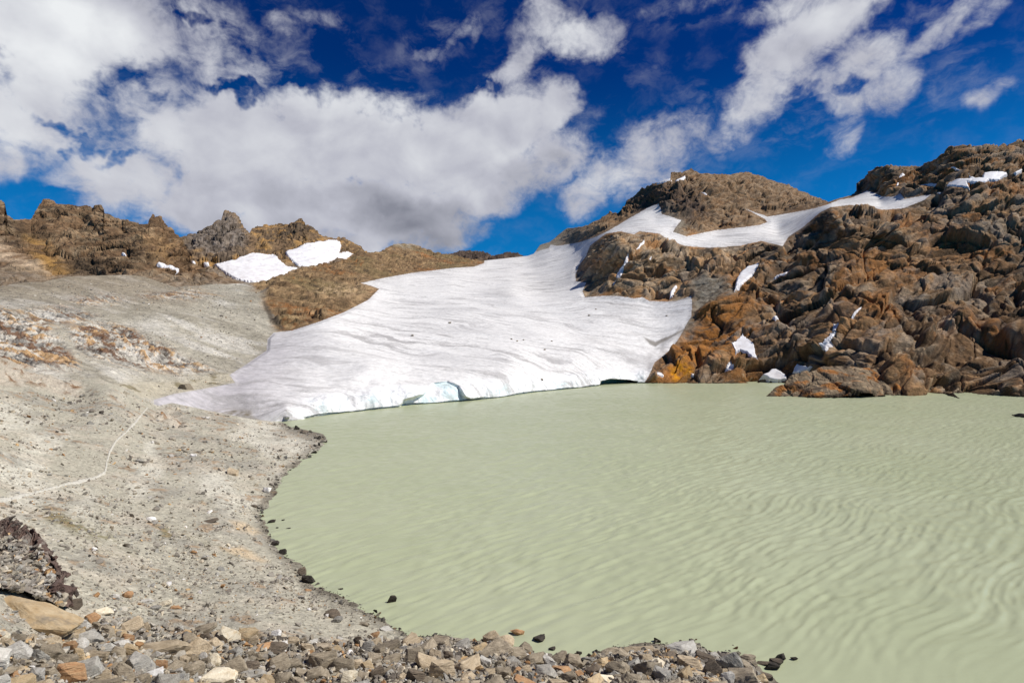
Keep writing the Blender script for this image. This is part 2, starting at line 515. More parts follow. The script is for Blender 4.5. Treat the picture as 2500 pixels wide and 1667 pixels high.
GLAC = tr(350, 850, .574, [(600, 310), (730, 290), (900, 270), (1070, 250), (1230, 240), (1390, 225), (1540, 205), (1640, 190), (1800, 175), (1945, 157), (2100, 150), (2130, 148)]) + \
    [(1585, 915), (1598, 885)] + tr(1600, 600, .3827, [(100, 660), (150, 590), (190, 520)]) + \
    tr(1300, 380, .2979, [(1250, 1400), (1300, 1320), (1310, 1210), (1300, 1150), (1180, 1190), (1080, 1195), (960, 1190), (900, 1160), (840, 1170), (700, 1150), (560, 1150), (430, 1160), (410, 1110), (440, 1040), (360, 1030), (350, 980), (380, 900), (440, 820), (470, 740), (600, 640), (720, 620), (830, 645), (880, 620), (1040, 640), (1120, 690), (1250, 740), (1440, 755), (1700, 740), (1870, 700), (1960, 720), (2050, 740)]) + \
    tr(1900, 330, .2551, [(50, 1050), (100, 970), (240, 880), (330, 800), (400, 740), (500, 690), (690, 668), (850, 690), (1000, 715), (1200, 700), (1400, 620), (1460, 570), (1320, 592), (1210, 612), (1170, 560), (1100, 590), (1000, 590), (930, 560), (850, 530), (760, 575), (700, 600), (590, 618), (480, 660), (380, 690)]) + \
    tr(1300, 380, .2979, [(2350, 425), (2200, 455), (2000, 490), (1930, 500), (1820, 465), (1750, 438), (1830, 480), (1905, 520), (1925, 545), (1860, 570), (1700, 590), (1500, 612), (1400, 632), (1260, 662), (1150, 625), (1180, 580), (1220, 530), (1130, 500), (1060, 480), (1050, 430), (1030, 395), (960, 420), (800, 510), (650, 600), (520, 665), (370, 715), (200, 740), (150, 730), (130, 760)]) + \
    [(1306, 615), (1287, 620), (1240, 622), (1185, 628), (1182, 642), (1158, 651), (1110, 654), (1008, 666), (940, 678), (882, 691), (906, 698), (926, 705), (899, 732), (838, 763), (780, 785), (712, 807), (668, 812), (653, 828), (651, 855), (600, 890), (560, 915), (574, 934), (497, 949), (421, 962), (375, 976), (383, 1060), (660, 1062)]

Z5 = lambda p: tr(1600, 600, .3827, p)
Z4 = lambda p: tr(1900, 330, .2551, p)
Z3 = lambda p: tr(1300, 380, .2979, p)
Z1 = lambda p: tr(0, 450, .2979, p)
Z2 = lambda p: tr(600, 450, .3401, p)
GS = 'snow patches left on the rock slopes'
SNOW = [
    ('SF', Z5([(555, 575), (600, 610), (632, 640), (640, 690), (655, 745), (615, 725), (580, 690), (540, 680), (510, 700), (500, 680), (485, 640), (520, 605)]), 1.2, 'largest snow patch on the orange rock between glacier and promontory'),
    ('SF', Z5([(438, 803), (445, 785), (475, 755), (500, 785), (497, 798), (470, 805)]), .9, 'small triangular snow patch just above the lake, below the largest orange-rock patch'),
    ('SF', Z5([(665, 835), (680, 815), (715, 805), (735, 780), (770, 780), (800, 798), (838, 825), (838, 860), (810, 868), (760, 867), (720, 857), (700, 842)]), 1.4, 'snow patch that reaches down to the water behind the tip of the promontory'),
    ('SF', Z5([(870, 820), (880, 780), (900, 745), (945, 766), (985, 775), (1015, 772), (985, 800), (940, 815), (900, 822)]), 1.1, 'pinkish snow patch tucked behind the top of the rock promontory'),
    ('SF', Z5([(1056, 650), (1095, 610), (1120, 572), (1162, 556), (1142, 592), (1112, 640), (1090, 682)]), 1.2, 'lower of the two narrow snow strips in the steep gully above the promontory'),
    ('SF', Z5([(1128, 562), (1143, 520), (1187, 496), (1177, 532), (1155, 557)]), 1.0, 'stubby snow strip in the middle of the steep gully above the promontory'),
    ('SF', Z5([(1232, 462), (1268, 425), (1322, 388), (1314, 408), (1277, 442), (1250, 460)]), .9, 'thin diagonal snow streak at the top of the steep gully above the promontory'),
    ('SF', Z5([(500, 290), (513, 220), (533, 170), (590, 125), (668, 118), (655, 162), (620, 197), (577, 230), (545, 262)]), 1.3, 'steep grey-striped ice apron between the nunatak rocks and the dark right slope'),
    ('SF', Z5([(732, 217), (770, 188), (810, 176), (857, 153), (842, 192), (790, 203)]), 1.0, 'wedge of snow under a dark crag, right of the grey-striped ice apron'),
    ('SF', Z5([(738, 462), (770, 438), (792, 460), (765, 473)]), .8, 'tiny snow spot high on the rusty cliff above the largest orange-rock patch'),
    ('SF', Z5([(0, 812), (30, 816), (58, 835), (47, 850), (0, 842)]), .8, 'small snow remnant at the foot of the rock beside the ice cave'),
    ('SF', Z5([(228, 817), (250, 818), (247, 840), (222, 834)]), .7, 'tiny snow spot beside the bright orange rock at the lake edge'),
    ('SF', Z4([(1610, 505), (1630, 465), (1700, 430), (1750, 418), (1830, 400), (1818, 372), (1900, 403), (1950, 408), (1960, 348), (2040, 332), (2070, 348), (2180, 353), (2205, 385), (2130, 420), (2235, 472), (2130, 448), (2010, 442), (1980, 467), (1900, 472), (1812, 462), (1842, 522), (1750, 507), (1660, 502)]), 1.6, 'long ragged snowfield under the summit crag of the right ridge'),
    ('SF', Z4([(1342, 508), (1400, 483), (1542, 457), (1552, 476), (1470, 497)]), 1.0, 'thin snow sliver left of the ragged snowfield on the right ridge'),
    ('SF', Z4([(1128, 428), (1150, 395), (1185, 368), (1222, 373), (1207, 407), (1165, 432)]), 1.1, 'small leaf-shaped snow patch on the dark knob of the right skyline'),
    ('SF', Z4([(1608, 312), (1690, 307), (1757, 326), (1740, 335), (1650, 328)]), .9, 'short flat snow streak just under the overhang of the right summit crag'),
    ('SF', Z4([(2228, 363), (2290, 333), (2347, 308), (2337, 348), (2280, 378)]), 1.1, 'snow patch at the far right end of the ragged snowfield, by the picture edge'),
    ('SF', Z4([(1122, 494), (1140, 457), (1162, 457), (1147, 494)]), .9, 'narrow snow dab below the leaf-shaped patch on the dark knob'),
    ('SF', Z4([(1478, 568), (1520, 548), (1572, 542), (1552, 565)]), .9, 'small snow sliver just above the right end of the upper snowfield'),
    ('SF', Z3([(1008, 237), (1050, 203), (1132, 186), (1137, 207), (1080, 227), (1030, 242)]), 1.6, 'white snow band on the left skyline of the rounded peak'),
    ('SF', Z3([(1158, 208), (1190, 183), (1252, 162), (1258, 182), (1215, 207), (1180, 220)]), 1.5, 'diagonal snow streak just below the top of the rounded peak'),
    ('SF', Z3([(1376, 278), (1405, 287), (1444, 312), (1425, 320), (1395, 305)]), 1.5, 'thin curved snow streak halfway down the rounded peak'),
    ('SF', Z3([(652, 1092), (688, 1040), (698, 960), (743, 880), (763, 820), (792, 798), (778, 872), (748, 932), (738, 992), (703, 1042), (672, 1087)]), 1.3, 'long winding snow gully running down the middle of the nunatak rocks'),
    ('SF', Z3([(843, 778), (878, 720), (918, 686), (923, 712), (883, 757), (855, 778)]), 1.2, 'snow strip at the top of the nunatak, above the winding gully'),
    ('SF', Z3([(943, 868), (958, 835), (980, 822), (968, 862)]), 1.1, 'small snow dab on the nunatak, right of the winding gully'),
    ('SF', Z3([(1118, 1172), (1123, 1110), (1178, 1045), (1187, 1065), (1162, 1112), (1152, 1162)]), 1.1, 'snow finger reaching up from the glacier at the right foot of the nunatak'),
    ('S1r', Z1([(983, 567), (1000, 547), (1034, 560), (1034, 584), (1000, 582)]), 1.2, 'small isolated snow spot on the brown jagged ridge'),
    ('S1r', Z1([(1272, 655), (1300, 638), (1350, 658), (1420, 678), (1477, 700), (1460, 717), (1400, 697), (1340, 677), (1330, 690)]), 1.3, 'elongated snow streak at the foot of the ochre cliff of the jagged ridge'),
    ('S2r', Z1([(1562, 618), (1602, 622), (1602, 658), (1568, 652)]), 1.3, 'upper small snow spot in the notch between the two jagged ridges'),
    ('S2r', Z1([(1656, 638), (1712, 638), (1722, 668), (1668, 662)]), 1.3, 'snow spot just left of the curved snowfield below the dark pinnacle'),
    ('S2r', [(518, 645), (548, 641), (575, 632), (596, 624), (614, 620), (640, 620), (668, 626), (690, 640), (702, 650), (716, 652), (729, 656), (712, 664), (691, 676), (668, 686), (631, 694), (600, 690), (575, 684), (560, 675), (540, 662)], 3.0, 'curved greyish snowfield below the dark pinnacle of the second ridge'),
    ('S2r', Z2([(280, 492), (370, 448), (480, 413), (600, 398), (657, 402), (692, 435), (682, 470), (672, 498), (720, 488), (784, 493), (740, 527), (690, 532), (620, 542), (560, 562), (540, 582), (440, 592), (370, 587), (330, 552), (290, 512)]), 3.0, 'bright white snowfield filling the hollow under the right end of the second ridge'),
]

def snow_under(sid, PX, PY):
    w = np.zeros(PX.shape)
    for q in SNOW:
        if q[0] == sid:
            w = np.maximum(w, sstep(-5, 5, sdist(PX, PY, q[1], 20)))
    return w

# ------------------------------------------------------------------ far basin: glacier, hump, nunatak, peak, right slope
def wl(px):
    return H0 * F0 / (curve(WATER_F, px) - CY)
ctl = []
for px in (700, 800, 900, 1000, 1100, 1200, 1300, 1400, 1500, 1570):
    y = float(curve(WATER_F, px)); Yw = float(wl(px))
    h = 46 - 20 * (px - 700) / 870
    ctl += [(px, y, Yw), (px, y - h, Yw + 2.5), (px, y - h - 22, Yw + 11)]
for px in (1650, 1750, 1870, 1960, 2050, 2200, 2350, 2500, 2700):
    ctl.append((px, float(curve(WATER_F, px)), float(wl(px))))
ctl += [(700, 900, 148), (700, 850, 177), (700, 812, 205), (900, 900, 152), (900, 850, 188), (900, 800, 232), (900, 735, 310), (1100, 880, 182), (1100, 820, 228), (1100, 760, 300), (1100, 700, 420), (1100, 656, 570), (1185, 636, 700), (1250, 700, 430), (1287, 625, 720),
        (1250, 880, 190), (1250, 800, 262), (1400, 880, 210), (1400, 850, 235), (1400, 800, 278), (1400, 750, 332), (1400, 700, 400), (1400, 650, 500), (1400, 600, 640), (1400, 556, 760), (1314, 602, 760), (1500, 850, 246), (1500, 800, 282), (1500, 730, 338), (1500, 650, 380), (1500, 575, 445), (1500, 545, 600), (1500, 520, 720),
        (1600, 900, 226), (1600, 850, 256), (1600, 800, 286), (1600, 740, 325), (1600, 650, 372), (1600, 572, 432), (1600, 540, 530), (1605, 500, 610), (1610, 470, 640), (1640, 430, 690),
        (1750, 850, 242), (1750, 750, 290), (1750, 650, 350), (1750, 606, 402), (1750, 565, 520), (1750, 500, 590), (1750, 428, 690),
        (1900, 850, 234), (1900, 750, 276), (1900, 650, 332), (1900, 600, 368), (1900, 570, 480), (1900, 525, 560), (1900, 448, 720),
        (2030, 850, 216), (2030, 750, 252), (2030, 650, 300), (2030, 560, 350), (2030, 510, 388), (2030, 497, 480), (2030, 488, 600), (1975, 475, 720),
        (2150, 900, 182), (2150, 800, 217), (2150, 700, 260), (2150, 600, 310), (2150, 516, 362), (2150, 500, 430), (2150, 470, 480), (2150, 410, 540), (2250, 490, 380), (2250, 405, 500),
        (2300, 900, 186), (2300, 800, 222), (2300, 700, 262), (2300, 600, 302), (2300, 500, 352), (2300, 430, 405), (2300, 378, 450),
        (2500, 900, 176), (2500, 800, 206), (2500, 700, 242), (2500, 600, 282), (2500, 500, 322), (2500, 420, 366), (2500, 338, 412), (2700, 900, 172), (2700, 700, 232), (2700, 500, 300), (2700, 300, 400),
        (0, 900, 92), (0, 872, 98), (0, 800, 127), (0, 740, 166), (0, 700, 202), (-160, 890, 88), (-160, 710, 190), (250, 965, 91), (250, 925, 100), (250, 880, 116), (250, 800, 152), (250, 720, 205), (250, 674, 255),
        (450, 1015, 105), (450, 975, 110), (450, 940, 118), (450, 880, 140), (450, 800, 178), (450, 740, 220), (450, 697, 265), (620, 1040, 112), (620, 980, 118), (620, 930, 132), (620, 870, 165), (620, 800, 205), (620, 740, 245), (620, 692, 290),
        (690, 760, 240), (690, 674, 330), (800, 775, 232), (800, 720, 300), (800, 645, 430), (893, 620, 520), (950, 680, 440), (950, 650, 520), (960, 597, 640), (1060, 617, 700)]
ctl = np.array(ctl, float)
tpsF = TPS(ctl[:, :2], np.log(ctl[:, 2]), 2e-5)
def sheet(top, bot, x0, x1, step, depth):
    xs = np.arange(x0, x1 + step, step)
    T, B = curve(top, xs), curve(bot, xs)
    R = int(np.max(B - T) / step) + 2
    t = np.linspace(0, 1, R)[:, None]
    PX = np.repeat(xs[None], R, 0)
    k_ = np.exp(-.5 * (np.arange(-40, 41) / 14.0) ** 2)
    Tm = np.convolve(np.pad(T, 40, mode='edge'), k_ / k_.sum(), 'valid')     # rows follow the smoothed skyline, only the last ones its teeth
    PY = B[None] + (Tm - B)[None] * t + (T - Tm)[None] * t ** 4
    Y = depth(PX, PY)
    return PX, PY, Y, to_world(PX, PY, Y), np.repeat(t, len(xs), 1)
def strata(P, tilt, dirn, k):
    """coordinates squeezed along bedding: dirn = heading of dip (deg), tilt = dip (deg)"""
    a, t = rad(dirn), rad(tilt)
    n = np.array([math.sin(t) * math.sin(a), math.sin(t) * math.cos(a), math.cos(t)], np.float32)
    d = P @ n
    return P + (k - 1) * d[..., None] * n, d
def back_rows(P, depth, drop, n=10):
    """the far side of a ridge: rows going away from the eye and down"""
    top = P[-1]
    rows = []
    for k in range(1, n + 1):
        s = k / n
        q = top.copy()
        q[:, :2] *= 1 + depth * s
        q[:, 2] = top[:, 2] - drop * (s ** 1.3) + perlin(q * np.float32(0.08), 3) * 2 * s
        rows.append(q)
    return np.concatenate([P, np.stack(rows)], 0)

STEP = 1.6
PXf, PYf, Yf, Pf, Tf = sheet(TOP_F, BOT_F, -560, 2860, STEP, lambda x, y: np.exp(tpsF(x, y)))
Pf = Pf.astype(np.float32)
Nf = grid_normals(Pf).astype(np.float32)
sd_g = sdist(PXf, PYf, GLAC, 60)
sky_d = (PYf - curve(TOP_F, PXf[0])[None])                       # pixels below the skyline
edge = np.minimum(sstep(0, 26, sky_d), 1)
rockw = sstep(0, 14, -sd_g)
def lines(P, tilt, dirn, k, L, seed, oct=4):
    w = np.stack([perlin(P * np.float32(.35 / L), seed + 60), perlin(P * np.float32(.35 / L), seed + 61), perlin(P * np.float32(.35 / L), seed + 62)], -1)
    return fbm(strata(P + (L * .35 * w).astype(np.float32), tilt, dirn, k)[0] / np.float32(L), oct, seed, .62)
# regional weights
right = sstep(1250, 1500, PXf)
hump = sstep(-14, 16, sdist(PXf, PYf, [(600, 700), (627, 670), (900, 590), (1190, 600), (1200, 660), (960, 720), (900, 770), (720, 830), (672, 815), (655, 770), (640, 725)]) + 16 * perlin(Pf * .045, 29) + 9 * perlin(Pf * .13, 30))
scree_l = (1 - right) * (1 - hump)
SCREE = [[(1690, 720), (1672, 797), (1640, 850), (1660, 830), (1710, 760), (1790, 700), (1770, 670), (1720, 660), (1680, 690)],
         [(1610, 520), (1640, 508), (1672, 540), (1660, 600), (1630, 560)]]
scree = scree_l.copy()
for p in SCREE:
    scree = np.maximum(scree, sstep(-18, 18, sdist(PXf, PYf, p) + 16 * perlin(Pf * .05, 28)))
Q, dd = strata(Pf, 26, 285, 3.4)
wv = np.stack([perlin(Pf * 0.025, 31), perlin(Pf * 0.025, 32), perlin(Pf * 0.025, 33)], -1)
Qw = Q + 14 * wv
big = fbm(Qw / 62, 2, 1, .5, 'b')
mid = fbm(Qw / 24, 2, 5, .5, 'b')
sml = fbm(Qw / 9.5, 3, 9, .55, 'b')
led = (dd + 7 * perlin(Pf * 0.04, 41)) / 6.5
led = led - np.floor(led)
led = sstep(0, 0.75, led) - sstep(0.8, 1.0, led)
fin = fbm(Q / 3.2, 3, 14, .6)
peak = sstep(1330, 1450, PXf) * (1 - sstep(1960, 2060, PXf)) * sstep(0, 30, 590 - PYf) * sstep(440, 520, Yf)
def ledge(P, d, period, wob, seed):
    q = (d + wob * perlin(P * np.float32(.3 / period), seed) + .35 * wob * perlin(P * np.float32(1.1 / period), seed + 1)) / period
    q = q - np.floor(q)
    return sstep(0, .8, q) - sstep(.84, 1.0, q)
led2 = ledge(Pf, dd, 13.0, 12, 43) * sstep(-.2, .25, perlin(Pf * .03, 47))
led3 = ledge(Pf, dd, 3.4, 4, 45)
crk = -sstep(.075, .0, np.abs(perlin(Qw / 15, 48))) - .7 * sstep(.09, .0, np.abs(perlin(Qw / 7, 49)))
slab = 1 - .75 * sstep(-.12, .22, perlin(Qw / 38, 50))
karst = sstep(-30, 25, sdist(PXf, PYf, [(1480, 500), (1590, 450), (1690, 440), (1740, 500), (1700, 560), (1640, 530), (1540, 520)]))
pk = peak * (1 - karst)
def grain(P, a, b, c):
    """coordinates drawn out along the slabs that run down toward the lake"""
    return np.stack([(P[..., 0] * .91 - P[..., 1] * .41) * a, (P[..., 0] * .41 + P[..., 1] * .91) * b, P[..., 2] * c], -1).astype(np.float32)
gwv = np.stack([perlin(Pf * .03, 621), perlin(Pf * .03, 622), perlin(Pf * .03, 623)], -1) * 7
gr1, gr2 = fbm(grain(Pf + gwv, .03, .20, .30), 4, 63, .6), fbm(grain(Pf + gwv, .05, .60, .9), 4, 66, .62)
gul = fbm(grain(Pf, .008, .07, .02), 2, 641)
brk1, brk2, brk3 = broken(Qw, 34, 1), broken(Qw, 13, 2), broken(Q + 2 * wv, 5.2, 3)
disp = right * (5.5 * big * edge + 3.4 * mid * lerp(edge, 1, .4) * (1 - .5 * pk) + 0.65 * brk1 * lerp(edge, 1, .25) + (0.6 * brk2 + .45 * brk3 * slab + 2.3 * led2 + .8 * led + .25 * led3 * slab + 0.3 * fin * slab) * (1 - .45 * pk))
disp = disp + hump * (2.2 * big * edge + 1.1 * mid + .25 * brk1 * lerp(edge, 1, .2) + .6 * brk2 + .5 * brk3 + .8 * led + 0.4 * fin)
crag = fbm(Pf * np.array([.05, .05, .022], np.float32), 4, 51, .55, 'r')
disp = disp + scree_l * (1.5 * gul + .25 * gr2) * edge
disp = disp + peak * (3.0 + 6 * karst) * crag * lerp(edge, 1, .3)
pale = fbm(Pf / 26, 3, 22)
sw = scree * lerp(.9, .6, right)
disp = disp * (1 - sw) + scree * (1.0 * pale + 0.3 * fin) * 1.2
OUTL = [[(330, 715), (470, 700), (560, 720), (470, 735), (350, 735)], [(150, 730), (260, 715), (330, 735), (200, 755)], [(160, 800), (230, 775), (330, 800), (420, 845), (530, 905), (520, 918), (430, 912), (330, 900), (230, 878), (180, 850)],
        [(-160, 760), (0, 745), (110, 775), (190, 870), (200, 910), (-160, 900)], [(0, 755), (150, 745), (250, 770), (180, 800), (40, 800)]]
outc = np.zeros_like(PXf)
for p in OUTL:
    outc = np.maximum(outc, sstep(-10, 22, sdist(PXf, PYf, p)))
disp = disp + outc * 1.3 * (1.2 * fbm(grain(Pf, .03, .10, .14), 3, 61, .5, 'r') + 1.1 * gr2 + 0.35 * fin)
# glacier: long low swells, runnels, seracs at the front
gl = 1.8 * fbm(Pf / 48, 2, 71) + 0.42 * fbm(Pf * np.array([.05, .16, .1], np.float32), 3, 74)
front = sstep(0, 1, (Yf - wl(PXf)) / 9.0)
front = lerp(1, front, sstep(690, 780, PXf))
gl = gl * front + (1 - front) * 0.5 * fbm(Pf * np.array([.3, .3, .16], np.float32), 3, 78, .55, 'r')
gl = gl * sstep(0, 12, sky_d)
Nd = Nf.copy()
disp_all = np.where(sd_g > 0, gl * sstep(0, 10, sd_g), disp * rockw).astype(np.float32)
disp_all *= 1 - .9 * snow_under('SF', PXf, PYf)
shore = sstep(0, 10, curve(BOT_F, PXf[0])[None] - PYf)
disp_all *= lerp(0.35, 1, shore)
Pd = Pf + Nd * disp_all[..., None]
# hollows in the ice front: the melted cave and the calved blue notch
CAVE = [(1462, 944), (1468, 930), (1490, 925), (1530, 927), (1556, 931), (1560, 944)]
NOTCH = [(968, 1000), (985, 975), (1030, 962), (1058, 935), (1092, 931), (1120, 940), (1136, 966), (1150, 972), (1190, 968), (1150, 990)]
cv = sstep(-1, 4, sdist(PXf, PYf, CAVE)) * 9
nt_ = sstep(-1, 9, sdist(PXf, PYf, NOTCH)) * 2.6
push = (cv + nt_)
Pd[..., 0] *= (1 + push / Yf)
Pd[..., 1] *= (1 + push / Yf)
# undercut at the lake level
isg0 = (PXf > 740) & (PXf < 1580)
und = isg0 & (Pd[..., 2] < 0.35 + 0.25 * perlin(Pf * 0.12, 90))
Pd[..., 1] += np.where(und, 1.6, 0)
# --- colours
def pal(*c):
    return np.array(c, np.float32)
n30, n8, n3 = fbm(Pf / 40, 3, 101), fbm(Qw / 11, 3, 104), fbm(Q / 3.5, 3, 108)
colr = np.empty(Pf.shape, np.float32)
colr[:] = pal(.205, .140, .083)
colr = mixc(colr, (.26, .225, .17), sstep(-.10, .3, n8) * .8)
colr = mixc(colr, (.095, .078, .062), sstep(.08, .38, -n30 + .4 * n3) * .8)
fq = facet(Qw / 13, 2)[1] + .7 * facet(Qw / 34, 1)[1]
colr = colr * (1 + .45 * np.clip(fq, -1.2, 1.4))[..., None]
colr = mixc(colr, (.25, .225, .185), sstep(.1, .35, fbm(Qw / 22, 3, 117) + .15 * fq) * .75)
colr = mixc(colr, (.28, .15, .07), sstep(.06, .34, fbm(Qw / 30, 3, 111) + .25 * n3) * .8)
colr = mixc(colr, (.38, .31, .22), sstep(.10, .45, n3 + .4 * n8) * .75)
tanz = sstep(-25, 20, sdist(PXf, PYf, [(1390, 700), (1410, 620), (1480, 560), (1630, 560), (1900, 590), (1860, 640), (1760, 660), (1720, 700), (1660, 760), (1420, 760)]))
colr = mixc(colr, colr * 1.15 + pal(.07, .062, .045), tanz * .85)
RUST = [([(1610, 900), (1650, 820), (1700, 770), (1810, 740), (1850, 830), (1790, 890), (1690, 910), (1620, 930)], 1.0), ([(1700, 660), (1850, 640), (1830, 760), (1700, 780)], .75),
        ([(2030, 620), (2130, 590), (2280, 650), (2130, 690)], .8), ([(2150, 500), (2330, 560), (2480, 640), (2300, 640)], .55), ([(2050, 720), (2200, 760), (2150, 830), (2020, 800)], .5), ([(2300, 760), (2450, 780), (2440, 830), (2300, 820)], .4), ([(1640, 900), (1690, 890), (1690, 920), (1640, 932)], .6)]
for p, s in RUST:
    w = sstep(-30, 30, sdist(PXf, PYf, p)) * sstep(-.35, .2, n8 + n3 * .6) * s
    colr = mixc(colr, (.33, .165, .065), w * .9)
w = sstep(-12, 10, sdist(PXf, PYf, [(1636, 905), (1660, 890), (1692, 895), (1690, 915), (1650, 928)])) * sstep(-.3, .2, n3)
colr = mixc(colr, (.46, .25, .07), w)
colr = mixc(colr, mixc(np.zeros_like(colr) + pal(.19, .135, .085), (.31, .245, .17), sstep(-.25, .3, n8)), peak * .75)
colr = mixc(colr, (.055, .045, .042), peak * sstep(-30, 20, sdist(PXf, PYf, [(1540, 490), (1600, 455), (1700, 470), (1730, 520), (1690, 545), (1640, 520), (1560, 520)])) * sstep(-.5, .1, n8) * .85)  # near-black on the peak's overhang: its shade put into the rock colour
hc = mixc(np.zeros_like(colr) + pal(.175, .130, .083), (.285, .22, .14), sstep(-.25, .3, n8))
hc = mixc(hc, (.17, .145, .085), sstep(.0, .3, fbm(Pf / 60, 2, 121)) * .6)
hc = mixc(hc, (.11, .085, .06), sstep(.1, .4, n3) * .6)
hc = mixc(hc, (.26, .14, .07), sstep(.12, .3, n30 * .8 + n3 * .4) * .7)
hc = mixc(hc, (.52, .42, .29), sstep(-20, 30, sdist(PXf, PYf, [(760, 715), (800, 690), (900, 690), (925, 710), (860, 730), (800, 730)])) * sstep(-.3, .2, n3) * .8)
lnr = lines(Pf, 26, 285, 7, 11, 161)
lnr2 = lines(Pf, 26, 285, 5, 3.2, 165, 3)
colr = mixc(colr, hc, hump)
colr *= (1 + (.75 + .5 * hump) * np.clip(lnr, -.55, .6) + (.55 + .3 * hump) * np.clip(lnr2, -.6, .6))[..., None]
colr = mixc(colr, (.055, .045, .038), sstep(.20, .34, -lnr) * .65)
sc = mixc(np.zeros_like(colr) + pal(.42, .385, .31), (.31, .28, .22), sstep(-.2, .35, pale))
sc = mixc(sc, (.60, .565, .50), sstep(.05, .35, fbm(grain(Pf, .02, .09, .1), 3, 131) + .2 * n3) * .75)
sc = mixc(sc, (.22, .20, .17), sstep(.1, .4, n3) * .5)
sc = mixc(sc, (.62, .59, .53), sstep(-15, 40, sdist(PXf, PYf, [(300, 790), (380, 770), (430, 790), (420, 820), (340, 815)])) * .8)
sc = mixc(sc, (.24, .19, .13), (1 - sstep(690, 780, PYf + 14 * n30)) * .65 * (1 - sstep(430, 560, PXf)))
oc = mixc(np.zeros_like(colr) + pal(.50, .46, .39), (.27, .25, .22), sstep(-.1, .25, n8))
oc = mixc(oc, (.66, .62, .55), sstep(.0, .25, -gr1 + .3 * gr2) * .8)
oc = mixc(oc, (.14, .066, .032), sstep(.0, .13, gr2 + .45 * gr1 + .35 * n3 - .03) * .9)
oc = mixc(oc, (.48, .31, .15), sstep(.10, .3, gr2 - .4 * gr1) * .65)
oc = mixc(oc, (.13, .10, .08), sstep(.12, .28, -gr2 + .3 * n3) * .9)
oc = oc * (1 + .8 * np.clip(gr2, -.5, .5))[..., None]
sc = sc * (1 + .35 * np.clip(gr2, -.5, .5) + .35 * np.clip(gr1, -.5, .5))[..., None]
sc = mixc(sc, oc, outc)
RB = sstep(1250, 1500, PXf)
sc = mixc(sc, mixc(np.zeros_like(colr) + pal(.24, .21, .165), (.14, .115, .085), sstep(-.2, .25, n3 + .4 * n8)), RB)
def rich(c, k, b):
    l_ = c @ np.array([.3, .55, .15], np.float32)
    return np.clip(l_[..., None] + (c - l_[..., None]) * k, .012, 1) * b
colr = rich(colr, 1.28, .86) * pal(1.03, .95, .95)
colr = mixc(colr, sc, scree)
band = sstep(-8, 8, sdist(PXf, PYf, [(262, 948), (300, 935), (430, 926), (560, 912), (575, 930), (497, 946), (421, 960), (380, 974), (300, 968)]))
colr = mixc(colr, mixc(np.zeros_like(colr) + pal(.47, .42, .32), (.20, .165, .09), sstep(.12, .3, fbm(Pf / 4, 3, 171)) * .9), band * .9)
crack = sstep(-3, 6, sdist(PXf, PYf, [(640, 735), (655, 742), (668, 770), (700, 800), (690, 806), (660, 785), (645, 760)]))
colr = mixc(colr, (.075, .06, .045), crack * .85)
wet = 1 - sstep(0.1, 0.7, Pd[..., 2] + .3 * n3)
colr *= (1 - .55 * wet * (PXf > 1570))[..., None]
colg = np.empty(Pf.shape, np.float32)
colg[:] = pal(.82, .80, .775)
colg = mixc(colg, (.60, .585, .575), sstep(.0, .4, fbm(Pf / 35, 3, 151)) * .55)
leftm = (1 - sstep(560, 860, PXf + 0.4 * (PYf - 900))) * sstep(760, 860, PYf)
colg = mixc(colg, (.48, .45, .465), leftm * .9)
colg = mixc(colg, (.36, .33, .32), (1 - sstep(0, 12, sd_g)) * sstep(-.3, .2, n3) * .5)
colg = mixc(colg, (.92, .92, .93), (1 - front) * .8)
colg = mixc(colg, (.50, .74, .76), sstep(.5, 2.4, nt_) * sstep(-.25, .25, fbm(Pf / 5, 2, 155) - (PXf - 1060) * .004 * 0) * .5)
for q in ([(880, 968), (915, 962), (930, 985), (890, 996)], [(1200, 945), (1240, 938), (1250, 962), (1210, 968)], [(1350, 932), (1385, 930), (1390, 945), (1352, 948)], [(760, 985), (790, 980), (800, 1005), (770, 1012)]):
    colg = mixc(colg, (.55, .74, .75), sstep(-6, 8, sdist(PXf, PYf, q)) * sstep(-.3, .2, n3) * .6)
crv = sstep(.07, .0, np.abs(perlin(np.stack([Pf[..., 0] * .16, Pf[..., 1] * .16, Pf[..., 2] * .05], -1), 157))) * (1 - front)
colg = mixc(colg, (.42, .48, .50), crv * .6)
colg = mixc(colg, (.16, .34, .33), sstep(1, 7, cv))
lobe = sstep(-8, 14, sdist(PXf, PYf, [(1570, 925), (1580, 870), (1620, 820), (1690, 770), (1690, 810), (1650, 860), (1605, 900)]))
colg = mixc(colg, (.42, .40, .385), lobe * sstep(-.25, .3, fbm(grain(Pf, .25, .06, .1), 3, 159)) * .8)
rim = sstep(-2, 3, sdist(PXf, PYf, [(1570, 822), (1600, 836), (1650, 815), (1676, 798), (1672, 806), (1640, 828), (1600, 848), (1585, 842)]))
colg = mixc(colg, (.17, .145, .11), rim * .8)
deb = sstep(-6, 8, sdist(PXf, PYf, [(505, 1002), (560, 990), (612, 993), (618, 1010), (640, 1030), (560, 1020)])) * sstep(-.4, .1, n3)
colg = mixc(colg, (.16, .13, .08), deb * .9)

